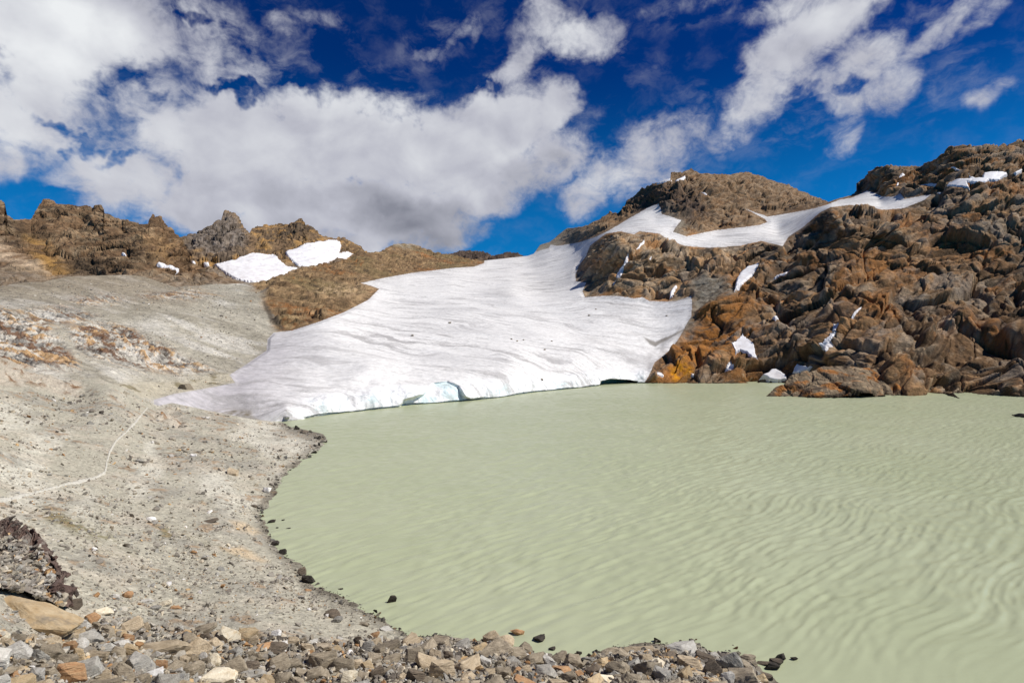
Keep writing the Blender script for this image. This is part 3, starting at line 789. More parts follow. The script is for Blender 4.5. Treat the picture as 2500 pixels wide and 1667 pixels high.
# --- faces split between ice and rock
R_, C_ = PXf.shape
Pb = back_rows(Pd, 0.22, 60, 10)
FF = grid_faces(Pb.shape[0], C_)
cm = (PXf[:-1, :-1] + STEP / 2, (PYf[:-1, :-1] + PYf[1:, 1:]) / 2)
fmask = np.zeros(len(FF), bool)
fmask[:(R_ - 1) * (C_ - 1)] = inpoly(cm[0], cm[1], GLAC).ravel()
topg = fmask[:(R_ - 1) * (C_ - 1)].reshape(R_ - 1, C_ - 1)[-1]
fmask[(R_ - 1) * (C_ - 1):] = np.tile(topg, Pb.shape[0] - R_)
def pad(a, n):
    return np.concatenate([a, np.repeat(a[-1:], n, 0)], 0)
ex = Pb.shape[0] - R_
# a skirt below the water so that nothing floats
Vall = Pb.reshape(-1, 3)
col_r = pad(colr, ex).reshape(-1, 3)
col_g = pad(colg, ex).reshape(-1, 3)
sk = Pd[0].copy(); sk[:, 2] -= 4.0; sk[:, 1] += 1.0
base = len(Vall)
Vall = np.concatenate([Vall, sk]); col_r = np.concatenate([col_r, colr[0]]); col_g = np.concatenate([col_g, colg[0]])
i0 = np.arange(C_ - 1, dtype=np.int32)
SK = np.stack([base + i0, base + i0 + 1, i0 + 1, i0], -1)
FF = np.concatenate([FF, SK]); fmask = np.concatenate([fmask, topg * 0 + fmask[:C_ - 1]]).astype(bool)
fr, (vr, cr_) = compact(FF[~fmask], Vall, col_r)
mountain = link(tag(mesh_np('mountain', vr, fr, M_rock, cr_), kind='structure'))
fr_v = np.concatenate([pad(np.where(PXf > 700, front, 1), ex).ravel(), np.zeros(C_)])
cv_v = np.concatenate([pad(cv, ex).ravel(), np.zeros(C_)])
Fg = FF[fmask]
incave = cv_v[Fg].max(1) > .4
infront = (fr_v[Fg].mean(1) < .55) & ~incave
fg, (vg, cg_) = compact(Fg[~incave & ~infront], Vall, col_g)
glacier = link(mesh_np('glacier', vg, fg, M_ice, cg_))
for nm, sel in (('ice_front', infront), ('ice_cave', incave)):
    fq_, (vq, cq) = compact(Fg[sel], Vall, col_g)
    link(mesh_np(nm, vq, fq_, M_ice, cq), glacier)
glacier.children[0]['label'] = 'white and pale blue ice cliff standing in the lake'
glacier.children[1]['label'] = 'dark green hollow melted under the ice'
tag(glacier, 'broad white glacier flowing down between the rock slopes into the lake', 'glacier')

# ------------------------------------------------------------------ left ridges
def ridge(name, top, bot, x0, x1, ctl, colfn, amp, seed, step=1.6, back=(0.25, 70), sid=None):
    c = np.array(ctl, float)
    tp = TPS(c[:, :2], np.log(c[:, 2]), 1e-5)
    PX, PY, Y, P, T = sheet(top, bot, x0, x1, step, lambda x, y: np.exp(tp(x, y)))
    P = P.astype(np.float32)
    N = grid_normals(P).astype(np.float32)
    sd_ = PY - curve(top, PX[0])[None]
    dpoly = [(x0 - 300, 2000)] + [(float(x), float(y)) for x, y in top] + [(x1 + 300, 2000)]
    e = sstep(0, 24, np.clip(sdist(PX, PY, dpoly, 30), 0, 30))
    Q, d = strata(P, 18, 250, 3.2)
    w = np.stack([perlin(P * 0.03, seed + 1), perlin(P * 0.03, seed + 2), perlin(P * 0.03, seed + 3)], -1)
    Qw = Q + 12 * w
    ld = (d + 6 * perlin(P * 0.04, seed + 4)) / 7.0
    ld = ld - np.floor(ld)
    ld = sstep(0, .7, ld) - sstep(.8, 1, ld)
    rg = fbm(P * np.array([.030, .030, .034], np.float32), 3, seed + 5, .55, 'r')
    md = fbm(Qw / 17, 3, seed + 9, .55, 'b')
    fi = fbm(Q / 4.5, 3, seed + 13, .6)
    Cc, sm = colfn(PX, PY, P, Q, Qw, seed)
    l1_, l2_ = lines(P, 16, 250, 7, 9, seed + 70), lines(P, 16, 250, 5, 3.0, seed + 75, 3)
    Cc = Cc * (1 + (.8 * np.clip(l1_, -.55, .6)) * (1 - .6 * sm) + .6 * np.clip(l2_, -.6, .6))[..., None]
    Cc = mixc(Cc, (.06, .048, .038), sstep(.18, .32, -l1_) * .7 * (1 - sm))
    l2 = ledge(P, d, 14.0, 13, seed + 15) * sstep(-.2, .25, perlin(P * .03, seed + 17))
    l3 = ledge(P, d, 3.6, 4, seed + 18)
    ck = -sstep(.08, .0, np.abs(perlin(Qw / 13, seed + 19))) - .6 * sstep(.09, .0, np.abs(perlin(Qw / 6, seed + 20)))
    b1, b2, b3 = broken(Qw, 30, seed), broken(Qw, 12, seed + 1), broken(Q, 5, seed + 2)
    dsp = amp * (5.0 * rg * e + 1.2 * md * lerp(e, 1, .35) + .5 * b1 * lerp(e, 1, .3) + .8 * b2 * lerp(e, 1, .6) + .7 * b3 + (.6 * ld + .7 * l2 + .3 * l3) * lerp(e, 1, .6) + .4 * fi) * (1 - .85 * sm)
    if sid:
        dsp = dsp * (1 - .85 * snow_under(sid, PX, PY))
    Cc = rich(Cc, 1.2, .86) * pal(1.03, .95, .95)
    Pd_ = P + N * dsp[..., None].astype(np.float32)
    Pb_ = back_rows(Pd_, back[0], back[1], 10)
    f = grid_faces(Pb_.shape[0], PX.shape[1])
    o = link(tag(mesh_np(name, Pb_.reshape(-1, 3), f, M_far, pad(Cc, 10).reshape(-1, 3)), kind='structure'))
    return dict(PX=PX, PY=PY, P=Pd_, N=N, top=top, obj=o)
def col_ridge(PX, PY, P, Q, Qw, seed):
    n30, n8, n3 = fbm(P / 45, 3, seed + 21), fbm(Qw / 12, 3, seed + 24), fbm(Q / 4, 3, seed + 27)
    c = np.zeros(P.shape, np.float32) + pal(.160, .112, .070)
    c = mixc(c, (.245, .19, .125), sstep(-.12, .3, n8))
    c = c * (1 + .4 * facet(Qw / 12, seed + 1)[1])[..., None]
    c = mixc(c, (.085, .066, .045), sstep(.0, .35, n30 - .3 * n3) * .75)
    c = mixc(c, (.30, .245, .17), sstep(.15, .42, n3 + .3 * n8) * .7)
    yel = sstep(-20, 30, sdist(PX, PY, [(60, 570), (110, 590), (160, 650), (185, 672), (120, 672), (70, 610)]))
    pl = sstep(-14, 14, sdist(PX, PY, [(-160, 560), (0, 585), (60, 620), (135, 672), (60, 660), (0, 640), (-160, 640)]))
    sm = np.maximum(yel, pl) * .8
    c = mixc(c, (.42, .27, .11), yel * sstep(-.5, .1, n8) * .85)
    c = mixc(c, (.50, .42, .31), pl * sstep(-.4, .2, n8) * .85)
    lo = sstep(0, 40, PY - (650 + 0.06 * (PX - 250) + 14 * n30))
    lo = lo * (1 - yel) * (1 - pl)
    c = mixc(c, mixc(np.zeros_like(c) + pal(.20, .165, .12), (.27, .24, .19), sstep(-.2, .2, n3)), lo * .85)
    och = sstep(-25, 30, sdist(PX, PY, [(340, 580), (420, 570), (450, 610), (440, 645), (380, 640)]))
    c = mixc(c, (.33, .225, .12), och * sstep(-.3, .3, n8) * .8)
    return c, np.maximum(sm, lo * .7)
def col_ridge2(PX, PY, P, Q, Qw, seed):
    n30, n8, n3 = fbm(P / 55, 3, seed + 21), fbm(Qw / 14, 3, seed + 24), fbm(Q / 5, 3, seed + 27)
    c = np.zeros(P.shape, np.float32) + pal(.19, .14, .09)
    c = mixc(c, (.33, .25, .15), sstep(-.1, .3, n8))
    c = mixc(c, (.10, .085, .065), sstep(.05, .35, n30 - .3 * n3) * .7)
    gry = sstep(-15, 15, sdist(PX, PY, [(445, 575), (520, 545), (553, 505), (585, 540), (605, 570), (600, 620), (520, 625), (455, 610)]))
    c = mixc(c, mixc(np.zeros_like(c) + pal(.13, .115, .095), (.25, .23, .20), sstep(-.2, .2, n3)), gry * .9)
    c = mixc(c, (.42, .27, .12), sstep(.08, .3, n8) * (1 - gry) * .7)
    lo = sstep(0, 25, PY - (640 - .05 * (PX - 560)))
    c = mixc(c, (.28, .25, .20), lo * .8)
    return c, lo * .8
RIDGE1 = [(-560, 420), (-420, 455), (-300, 430), (-160, 470), (-60, 460)] + tr(0, 450, .2979, [(0, 127), (40, 160), (60, 260), (120, 300), (255, 290), (290, 215), (345, 150), (380, 132), (440, 145), (480, 155), (545, 165), (640, 165), (760, 185), (805, 165), (850, 195), (855, 235), (940, 275), (1010, 305), (1100, 315), (1215, 315), (1220, 285), (1250, 252), (1330, 275), (1345, 315), (1400, 360), (1450, 410), (1480, 435), (1510, 500), (1540, 560), (1570, 640), (1700, 710), (1900, 790), (2060, 840)])
RIDGE2 = [(400, 600)] + tr(0, 450, .2979, [(1480, 435), (1540, 405), (1660, 375), (1760, 320), (1815, 280), (1830, 225), (1855, 210), (1890, 225), (1945, 255), (1970, 300), (2000, 350), (2030, 390), (2045, 405), (2060, 370), (2110, 340)]) + \
    tr(600, 450, .3401, [(90, 300), (230, 290), (340, 285), (350, 262), (405, 247), (430, 295), (490, 315), (530, 360), (600, 385), (655, 393), (660, 375), (735, 390), (780, 425), (830, 450), (870, 490), (960, 540), (1000, 600)])
r1 = ridge('mountain', RIDGE1, [(-160, 735), (0, 730), (179, 705), (343, 705), (432, 730), (620, 735)], -560, 612,
           [(-160, 730, 215), (0, 725, 222), (200, 700, 258), (350, 700, 262), (440, 725, 262), (600, 730, 292), (0, 640, 262), (200, 640, 285), (350, 640, 290), (450, 660, 300), (560, 690, 305), (-160, 600, 260), (0, 490, 330), (130, 495, 350), (250, 510, 350), (370, 535, 350), (440, 585, 345), (100, 570, 305), (300, 580, 320), (-160, 470, 330)], col_ridge, 1.0, 200, sid='S1r')
r2 = ridge('mountain', RIDGE2, [(400, 720), (560, 715), (700, 700), (850, 670), (940, 650)], 400, 936,
           [(400, 715, 330), (560, 710, 340), (700, 695, 370), (850, 665, 450), (940, 650, 500), (500, 640, 400), (620, 650, 400), (760, 630, 450), (850, 620, 500), (440, 580, 460), (553, 520, 520), (600, 580, 480), (680, 555, 540), (740, 540, 550), (820, 584, 540), (890, 612, 560)], col_ridge2, 1.2, 260, back=(0.25, 80), sid='S2r')
DARKHILL = [(1020, 660)] + tr(600, 450, .3401, [(1350, 520), (1480, 498), (1530, 485), (1640, 475), (1740, 492), (1780, 510), (1890, 488), (1950, 490), (2005, 515), (2100, 560)]) + [(1360, 700)]
def col_hill(PX, PY, P, Q, Qw, seed):
    n8 = fbm(Qw / 20, 3, seed + 24)
    return mixc(np.zeros(P.shape, np.float32) + pal(.075, .060, .050), (.14, .11, .085), sstep(-.2, .3, n8)), np.zeros(PX.shape)
r3 = ridge('hill', DARKHILL, [(1020, 700), (1360, 720)], 1020, 1350, [(1020, 700, 900), (1360, 720, 900), (1190, 660, 1000), (1100, 620, 1100), (1290, 620, 1100), (1190, 612, 1120)], col_hill, 1.6, 300, back=(0.2, 60))

# ------------------------------------------------------------------ rock promontory in front of the bay
PROM = [(1862, 975), (1872, 966)] + tr(1600, 600, .3827, [(760, 905), (830, 878), (850, 850), (890, 825), (940, 812), (1000, 800), (1100, 772), (1200, 765), (1300, 770)]) + [(2160, 900), (2230, 925), (2300, 952), (2340, 975)]
PRB = [(1862, 976), (1875, 966)] + tr(1600, 600, .3827, [(850, 965), (1000, 969), (1200, 970), (1480, 960), (1800, 940), (1900, 938)]) + [(2345, 976)]
def col_prom(PX, PY, P, Q, Qw, seed):
    n8, n3 = fbm(Qw / 7, 3, seed + 24), fbm(Q / 2, 3, seed + 27)
    c = mixc(np.zeros(P.shape, np.float32) + pal(.20, .165, .115), (.30, .245, .17), sstep(-.2, .3, n8))
    c = mixc(c, (.33, .15, .05), sstep(.05, .35, fbm(Q / 6, 3, seed + 31)) * .8)
    c = mixc(c, (.10, .085, .07), sstep(.1, .4, n3) * .6)
    c *= (1 - .6 * (1 - sstep(.2, .8, P[..., 2] + .2 * n3)))[..., None]
    return c, np.zeros(PX.shape)
prom = ridge('rock_promontory', PROM, PRB, 1862, 2345, [(1870, 967, 166), (1925, 968, 165), (2059, 971, 162), (2166, 967, 167), (2289, 960, 176), (2340, 976, 160), (1925, 925, 172), (2020, 896, 182), (2100, 893, 186), (2020, 930, 170), (2100, 930, 172), (2230, 930, 180)], col_prom, 0.5, 340, step=1.2, back=(0.06, 6))
del prom['obj']['kind']
tag(prom['obj'], 'low rounded ochre rock promontory jutting into the far side of the lake', 'rock promontory')

# ------------------------------------------------------------------ near moraine and shore
SH = tr(0, 750, .3827, [(1970, 754), (2060, 800), (2080, 830), (2055, 880), (1950, 960), (1850, 1030), (1780, 1120), (1740, 1210), (1660, 1320), (1700, 1410), (1740, 1500)]) + \
    tr(600, 1200, .2979, [(320, 520), (480, 620), (470, 700), (560, 780), (700, 830), (850, 900), (1000, 980), (1150, 1070), (1250, 1140), (1330, 1180), (1480, 1182), (1700, 1195), (1850, 1245), (1960, 1220), (2200, 1270)]) + \
    tr(1200, 1400, .3401, [(450, 606), (560, 590), (700, 595), (900, 535), (1240, 500), (1460, 490), (1560, 560), (1700, 560), (1850, 610), (1900, 690), (2000, 750), (2040, 790)]) + [(1910, 1700), (1925, 1760)]
ct = [(x, y, 0.0) for x, y in SH] + [(700, 1037, 0.0), (725, 1044, 0.0)]
ct += [(0, 1667, 7.5), (0, 1760, 8.3), (0, 2100, 9.5), (0, 1440, 6.9), (0, 1250, 6.0), (0, 1100, 7.2), (0, 950, 10), (0, 872, 13.3), (-160, 1667, 9), (-160, 1300, 8), (-160, 950, 12), (-160, 860, 14.5), (-160, 2100, 11), (-560, 845, 14.9), (-560, 1000, 13.2), (-560, 1300, 11.5), (-560, 1667, 11.5), (-560, 2100, 12.2),
       (200, 1667, 6), (200, 1480, 4.8), (200, 1300, 4.4), (200, 1100, 5.2), (200, 960, 8.0), (200, 905, 10.6), (264, 937, 9.0), (400, 1667, 4.5), (400, 1500, 2.7), (400, 1300, 2.6), (400, 1100, 3.0), (383, 976, 5.1), (330, 1010, 5.6),
       (459, 991, 4.2), (547, 1010, 2.7), (620, 1023, 1.4), (600, 1100, 1.4), (700, 1090, .75), (550, 1200, 1.5), (590, 1300, 0.9), (620, 1400, 1.2), (800, 1550, 1.1), (700, 1500, 1.4), (600, 1600, 2.5),
       (1000, 1667, 2.9), (1250, 1667, 2.4), (1500, 1667, 2.0), (1700, 1667, 1.4), (1800, 1667, .8), (1000, 1760, 4.0), (1300, 1760, 3.6), (1600, 1760, 2.9), (1000, 2100, 7.5), (1600, 2100, 6.5), (2100, 2100, 3.0), (400, 2100, 8),
       (1000, 1440, -1.2), (1250, 1490, -1.2), (1500, 1490, -1.2), (1700, 1480, -1.2), (900, 1350, -1.5), (760, 1250, -1.5), (850, 1100, -1.5), (900, 1040, -1.5), (2000, 1600, -1.2), (2060, 1760, -1.0), (2060, 1500, -1.5), (760, 1350, -.9)]
ct = np.array(ct, float)
tpsS = TPS(ct[:, :2], ct[:, 2], 1e-5)
TOP_S = [(-160, 850), (0, 862), (150, 885), (264, 932), (383, 976), (459, 991), (547, 1010), (612, 1022), (689, 1031), (719, 1043), (754, 1051), (788, 1059), (800, 1072), (850, 1200), (900, 1380), (1000, 1450), (1900, 1480), (2060, 1600)]
def depS(x, y):
    return (H0 - np.minimum(tpsS(x, y), 15.3)) * F0 / (y - CY)
PXs, PYs, Ys, Ps, Ts = sheet(TOP_S, [(-160, 2050), (2060, 2050)], -560, 2060, 2.0, depS)
Ps = Ps.astype(np.float32)
Ns = grid_normals(Ps).astype(np.float32)
zz = Ps[..., 2]
inl = sstep(0.0, 1.2, zz)
m1, m2, m3 = fbm(Ps / 7, 3, 401), fbm(Ps / 1.6, 3, 405), fbm(Ps / .45, 2, 409)
OUT_S = [[(-160, 860), (60, 880), (120, 900), (200, 930), (205, 968), (150, 970), (80, 945), (-160, 930)], [(100, 930), (160, 925), (205, 962), (170, 970)],
         [(262, 955), (320, 985), (310, 992), (262, 975)], [(355, 1005), (420, 995), (460, 1030), (470, 1060), (420, 1045), (370, 1025)]]
oS = np.zeros_like(PXs)
for p in OUT_S:
    oS = np.maximum(oS, sstep(-8, 16, sdist(PXs, PYs, p)))
far_amp = sstep(20, 60, Ys)
ds = inl * (0.35 * m1 * lerp(.4, 1, far_amp)) + 0.10 * m2 + 0.035 * m3 + oS * (.9 * fbm(strata(Ps, 30, 250, 2.5)[0] / 6, 3, 413, .5, 'b') + .5 * fbm(grain(Ps, .05, .6, .9), 3, 431)) + inl * .3 * fbm(grain(Ps, .012, .12, .03), 2, 433)
ds *= sstep(0, 14, PYs - curve(TOP_S, PXs[0])[None]) * .8 + .2
Psd = Ps + Ns * ds[..., None].astype(np.float32)
# colour: beige gravel, pale sandy runs down the slope, grey stone spreads, ochre blocks, damp edge, moss
run = fbm(np.stack([(Ps[..., 0] + .55 * Ps[..., 1]) * .16, (Ps[..., 1] - .55 * Ps[..., 0]) * .030, Ps[..., 2] * 0], -1).astype(np.float32), 3, 421)
cs = np.zeros(Ps.shape, np.float32) + pal(.415, .385, .305)
cs = mixc(cs, (.60, .565, .475), sstep(-.02, .22, run + .2 * m2) * sstep(900, 1000, PYs) * (1 - sstep(1200, 1350, PYs)) * .75)
cs = mixc(cs, (.30, .28, .235), sstep(-.05, .28, m1 + .3 * m2) * .7)
cs = mixc(cs, (.50, .44, .35), sstep(0, .3, fbm(Ps / 4, 3, 425)) * .5)
cs = mixc(cs, (.34, .19, .08), sstep(.28, .42, m2 + .5 * m1) * .5)
cs = mixc(cs, (.20, .18, .15), sstep(.2, .5, m3 + .5 * m2) * .45)
oc = mixc(np.zeros_like(cs) + pal(.46, .40, .32), (.22, .13, .07), sstep(.05, .3, fbm(grain(Ps, .05, .6, .9), 3, 431)))
cs = mixc(cs, oc, oS * sstep(-.5, 0, m2))
for p, s in (([(90, 1240), (160, 1255), (260, 1300), (300, 1330), (200, 1310), (110, 1270)], .7), ([(380, 1285), (430, 1285), (430, 1320), (390, 1315)], .6), ([(230, 1330), (330, 1345), (330, 1365), (240, 1350)], .4), ([(430, 1290), (520, 1330), (620, 1350), (600, 1365), (480, 1330)], .35)):
    cs = mixc(cs, (.17, .145, .06), sstep(-14, 14, sdist(PXs, PYs, p)) * s * sstep(-.3, .3, m2 + m3))
for p in ([(540, 1340), (590, 1330), (660, 1368), (640, 1372), (570, 1352)], [(560, 1270), (600, 1275), (640, 1300), (620, 1305), (575, 1290)]):
    cs = mixc(cs, (.55, .42, .27), sstep(-6, 8, sdist(PXs, PYs, p)) * .7)
damp = 1 - sstep(0.04, 0.42, Psd[..., 2] + .30 * m2)
cs = mixc(cs, (.10, .082, .060), damp * np.clip(.65 + 1.2 * m2, .25, .95))
Pbs = back_rows(Psd, 0.05, 3, 4)
ground = link(tag(mesh_np('ground', Pbs.reshape(-1, 3), grid_faces(Pbs.shape[0], PXs.shape[1]), M_ground, pad(cs, 4).reshape(-1, 3)), kind='structure'))

# ------------------------------------------------------------------ lake
ys = np.geomspace(20, 260, 1000)
xs_ = np.arange(-420, 2960, 4.0)
LX, LY = np.meshgrid(xs_, ys)
Wx = (LX - CX) / F0 * LY
Pw = np.stack([Wx, LY, np.zeros_like(Wx)], -1).astype(np.float32)
ca, sa = math.cos(rad(41)), math.sin(rad(41))
wp = 1.6 * np.stack([perlin(Pw * .09, 501), perlin(Pw * .09, 502)], -1)
al = (Pw[..., 0] + wp[..., 0]) * ca + (Pw[..., 1] + wp[..., 1]) * sa
ac = -(Pw[..., 0] + wp[..., 0]) * sa + (Pw[..., 1] + wp[..., 1]) * ca
def wave(l, a, seed):
    q = np.stack([al / (l * a), ac / l, np.zeros_like(al)], -1).astype(np.float32)
    return perlin(q, seed)
w1, w2, w3 = wave(1.35, 4.6, 511), wave(0.75, 3.6, 512), wave(2.6, 4.0, 513)
amp = lerp(.8, 1.0, sstep(-14, 12, Pw[..., 0] - .12 * (Pw[..., 1] - 40))) * sstep(25, 36, Pw[..., 1] - .0 * Pw[..., 0]) * .9 + .1
w4 = wave(.5, 2.6, 514)
def train(l, seed):
    ph = ac / l * 2 * np.pi + 3.0 * perlin(np.stack([al / 13, ac / 5, np.zeros_like(al)], -1).astype(np.float32), seed)
    am = sstep(-.35, .35, perlin(np.stack([al / 6, ac / 2.4, np.zeros_like(al)], -1).astype(np.float32), seed + 1))
    return (2 * (.5 + .5 * np.sin(ph)) ** 1.7 - .9) * (.25 + .75 * am)
t1, t2 = train(1.0, 521), train(.58, 525)
hz = amp * ((.024 * t1 + .015 * t2) * lerp(.6, 1, sstep(-30, 10, Pw[..., 0])) + .075 * w1 + .085 * w2 + .04 * w3 + .07 * w4)
Pw[..., 2] = hz - .03
lake = link(tag(mesh_np('lake', Pw.reshape(-1, 3), grid_faces(*LX.shape), M_water), kind='structure'))
#@@OBJECTS@@

# ================================================================== things
def blur(A, n):
    for _ in range(n):
        B = np.pad(A, ((1, 1), (1, 1)) + ((0, 0),) * (A.ndim - 2), mode='edge')
        A = (B[:-2, 1:-1] + B[2:, 1:-1] + B[1:-1, :-2] + B[1:-1, 2:] + 2 * B[1:-1, 1:-1]) / 6
    return A
def drape(name, S, poly, mat, thick, smooth=2, tuck=1.0, cols=None, sub=2, rag=1.5, seed=0):
    """a sheet of its own lying on the ground surface S inside a traced outline, thick in the middle and running out under the stones at its rim"""
    PX, PY, P, N = S
    a = np.asarray(poly, float)
    mrg = 5
    c0 = max(int(np.searchsorted(PX[0], a[:, 0].min() - mrg)) - 1, 0)
    c1 = min(int(np.searchsorted(PX[0], a[:, 0].max() + mrg)) + 1, PX.shape[1])
    rows = ((PY[:, c0:c1] > a[:, 1].min() - mrg) & (PY[:, c0:c1] < a[:, 1].max() + mrg)).any(1)
    rr = np.nonzero(rows)[0]
    r0, r1 = max(rr[0] - 1, 0), min(rr[-1] + 2, PX.shape[0])
    def up(A):
        A = A[r0:r1, c0:c1].astype(float)
        for _ in range(sub - 1):
            B = np.empty((A.shape[0] * 2 - 1,) + A.shape[1:])
            B[::2] = A
            B[1::2] = (A[:-1] + A[1:]) / 2
            A = B
            B = np.empty((A.shape[0], A.shape[1] * 2 - 1) + A.shape[2:])
            B[:, ::2] = A
            B[:, 1::2] = (A[:, :-1] + A[:, 1:]) / 2
            A = B
        return A
    px, py, p, n = up(PX), up(PY), up(P), up(N)
    d = sdist(px, py, poly, 30)
    d = d + rag * fbm(p.astype(np.float32) * (4.0 / max(thick, .2)) * .25, 3, 600 + seed)
    p = blur(p, smooth)
    h = thick * (sstep(-1.2, 3.5, d) * (1 + tuck) - tuck)
    p = p + n * h[..., None]
    f = grid_faces(*px.shape)
    dc = (d[:-1, :-1] + d[1:, 1:] + d[:-1, 1:] + d[1:, :-1]).ravel() / 4
    f = f[dc > -1.6]
    if len(f) == 0:
        return None
    f, (v,) = compact(f, p.reshape(-1, 3))
    org = v.mean(0)
    o = mesh_np(name, v - org, f, mat, None if cols is None else np.repeat(np.array([cols], np.float32), len(v), 0))
    o.location = org
    return link(o)
SF = (PXf, PYf, Pd, Nf)
S1r = (r1['PX'], r1['PY'], r1['P'], r1['N'])
S2r = (r2['PX'], r2['PY'], r2['P'], r2['N'])
SS = (PXs, PYs, Psd, Ns)
def parea(q):
    a = abs(sum(q[i][0] * q[i - 1][1] - q[i - 1][0] * q[i][1] for i in range(len(q)))) / 2
    return 2 * a / sum(math.dist(q[i], q[i - 1]) for i in range(len(q)))
SHEETS = {'SF': SF, 'S1r': S1r, 'S2r': S2r}
for k, (S, poly, th, lab) in enumerate(SNOW):
    o = drape('snow_patch', SHEETS[S], poly, M_snow, .6 + .3 * min(th, 1.4), seed=k, smooth=6 if th < 2 else 10, rag=min(3.4, .16 * 2 * parea(poly) ))
    if o:
        tag(o, lab, 'snow patch', GS)

# footpath across the moraine
pl = tr(0, 750, .3827, [(945, 635), (890, 700), (850, 750), (800, 800), (740, 850), (700, 920), (680, 990), (670, 1050), (600, 1080), (500, 1105), (400, 1135), (300, 1155), (200, 1190), (100, 1218), (-60, 1240)])
L, Rr = [], []
for i, (x, y) in enumerate(pl):
    x0, y0 = pl[max(i - 1, 0)]
    x1, y1 = pl[min(i + 1, len(pl) - 1)]
    dx, dy = x1 - x0, y1 - y0
    n_ = math.hypot(dx, dy)
    w = (3.0 + 4.0 * i / len(pl)) * random.uniform(.6, 1.4)
    L.append((x - dy / n_ * w, y + dx / n_ * w * .8))
    Rr.append((x + dy / n_ * w, y - dx / n_ * w * .8))
M_path = terrain_mat('trodden_sand', 1.5, 8.0, 0.4, var=0.35)
o = drape('path', SS, L + Rr[::-1], M_path, 0.09, smooth=1, tuck=1.2, cols=(.55, .52, .45), rag=4.5, seed=77)
tag(o, kind='structure')

def hull(rs, npt, box, soft):
    bm = bmesh.new()
    for _ in range(npt):
        d = rs.normal(size=3)
        d /= (np.abs(d) ** soft).sum() ** (1 / soft)
        bm.verts.new(d * box * rs.uniform(.80, 1.06))
    r = bmesh.ops.convex_hull(bm, input=bm.verts[:])
    junk = [e for e in r['geom_interior'] + r['geom_unused'] if isinstance(e, bmesh.types.BMVert)]
    bmesh.ops.delete(bm, geom=list(set(junk)), context='VERTS')
    return bm
# dark layered outcrop at the lower left
M_crag = terrain_mat('layered_rock', 1.5, 8.0, 0.8, var=0.5)
OT = [(-110, 1268), (-40, 1262), (0, 1270), (18, 1276), (45, 1283), (75, 1293), (98, 1306), (112, 1326), (128, 1350), (140, 1378), (151, 1410), (160, 1445), (168, 1474)]
OB = [(-110, 1420), (0, 1434), (60, 1442), (100, 1457), (150, 1478), (168, 1481)]
oxs = np.arange(-110, 168.5, 1.0)
oT, oB = curve(OT, oxs), curve(OB, oxs)
tt = np.linspace(0, 1, 170)[:, None]
oPX = np.repeat(oxs[None], 170, 0)
oPY = oB[None] + (oT - oB)[None] * tt
gB, gT = depS(oxs, oB) * .985, depS(oxs, oT) * (1 - .08 * sstep(0, 60, oB - oT))
oYY = gB[None] + (gT - gB)[None] * (tt ** .8)
oP = to_world(oPX, oPY, oYY).astype(np.float32)
oN = grid_normals(oP).astype(np.float32)
oQ, od = strata(oP, 62, 60, 4.5)
lam = (od + .35 * perlin(oP * .5, 701)) / .34
lam = lam - np.floor(lam)
lam = sstep(0, .55, lam) - sstep(.7, 1, lam)
n1, n2 = fbm(oQ / 2.2, 4, 703, .55, 'r'), fbm(oQ / .5, 3, 707)
inn = sstep(0, .12, tt) * sstep(0, .06, 1 - tt * .97)
oP = oP + oN * ((.55 * n1 + .22 * lam + .10 * n2) * inn)[..., None].astype(np.float32)
crest = 1 - sstep(20, 60, oPY - oT[None])
oC = mixc(np.zeros(oP.shape, np.float32) + pal(.24, .205, .17), (.36, .32, .27), sstep(-.2, .3, n1 + .5 * n2))
oC = mixc(oC, (.13, .085, .070), crest * .9)
oC = mixc(oC, (.085, .050, .042), sstep(.05, .3, fbm(oQ / 1.2, 2, 711)) * .6)
oC = mixc(oC, (.42, .24, .08), sstep(-10, 12, sdist(oPX, oPY, [(85, 1400), (125, 1420), (160, 1470), (140, 1478), (100, 1440)])) * sstep(-.3, .2, n2) * .9)
oPb = back_rows(oP, 0.14, 3.2, 8)
f = grid_faces(oPb.shape[0], len(oxs))
fT = np.concatenate([f[:, [0, 1, 2]], f[:, [0, 2, 3]]])
org = oPb[0].mean(0)
OV, OF, OC = [oPb.reshape(-1, 3) - org], [fT], [pad(oC, 8).reshape(-1, 3)]
nb = len(OV[0])
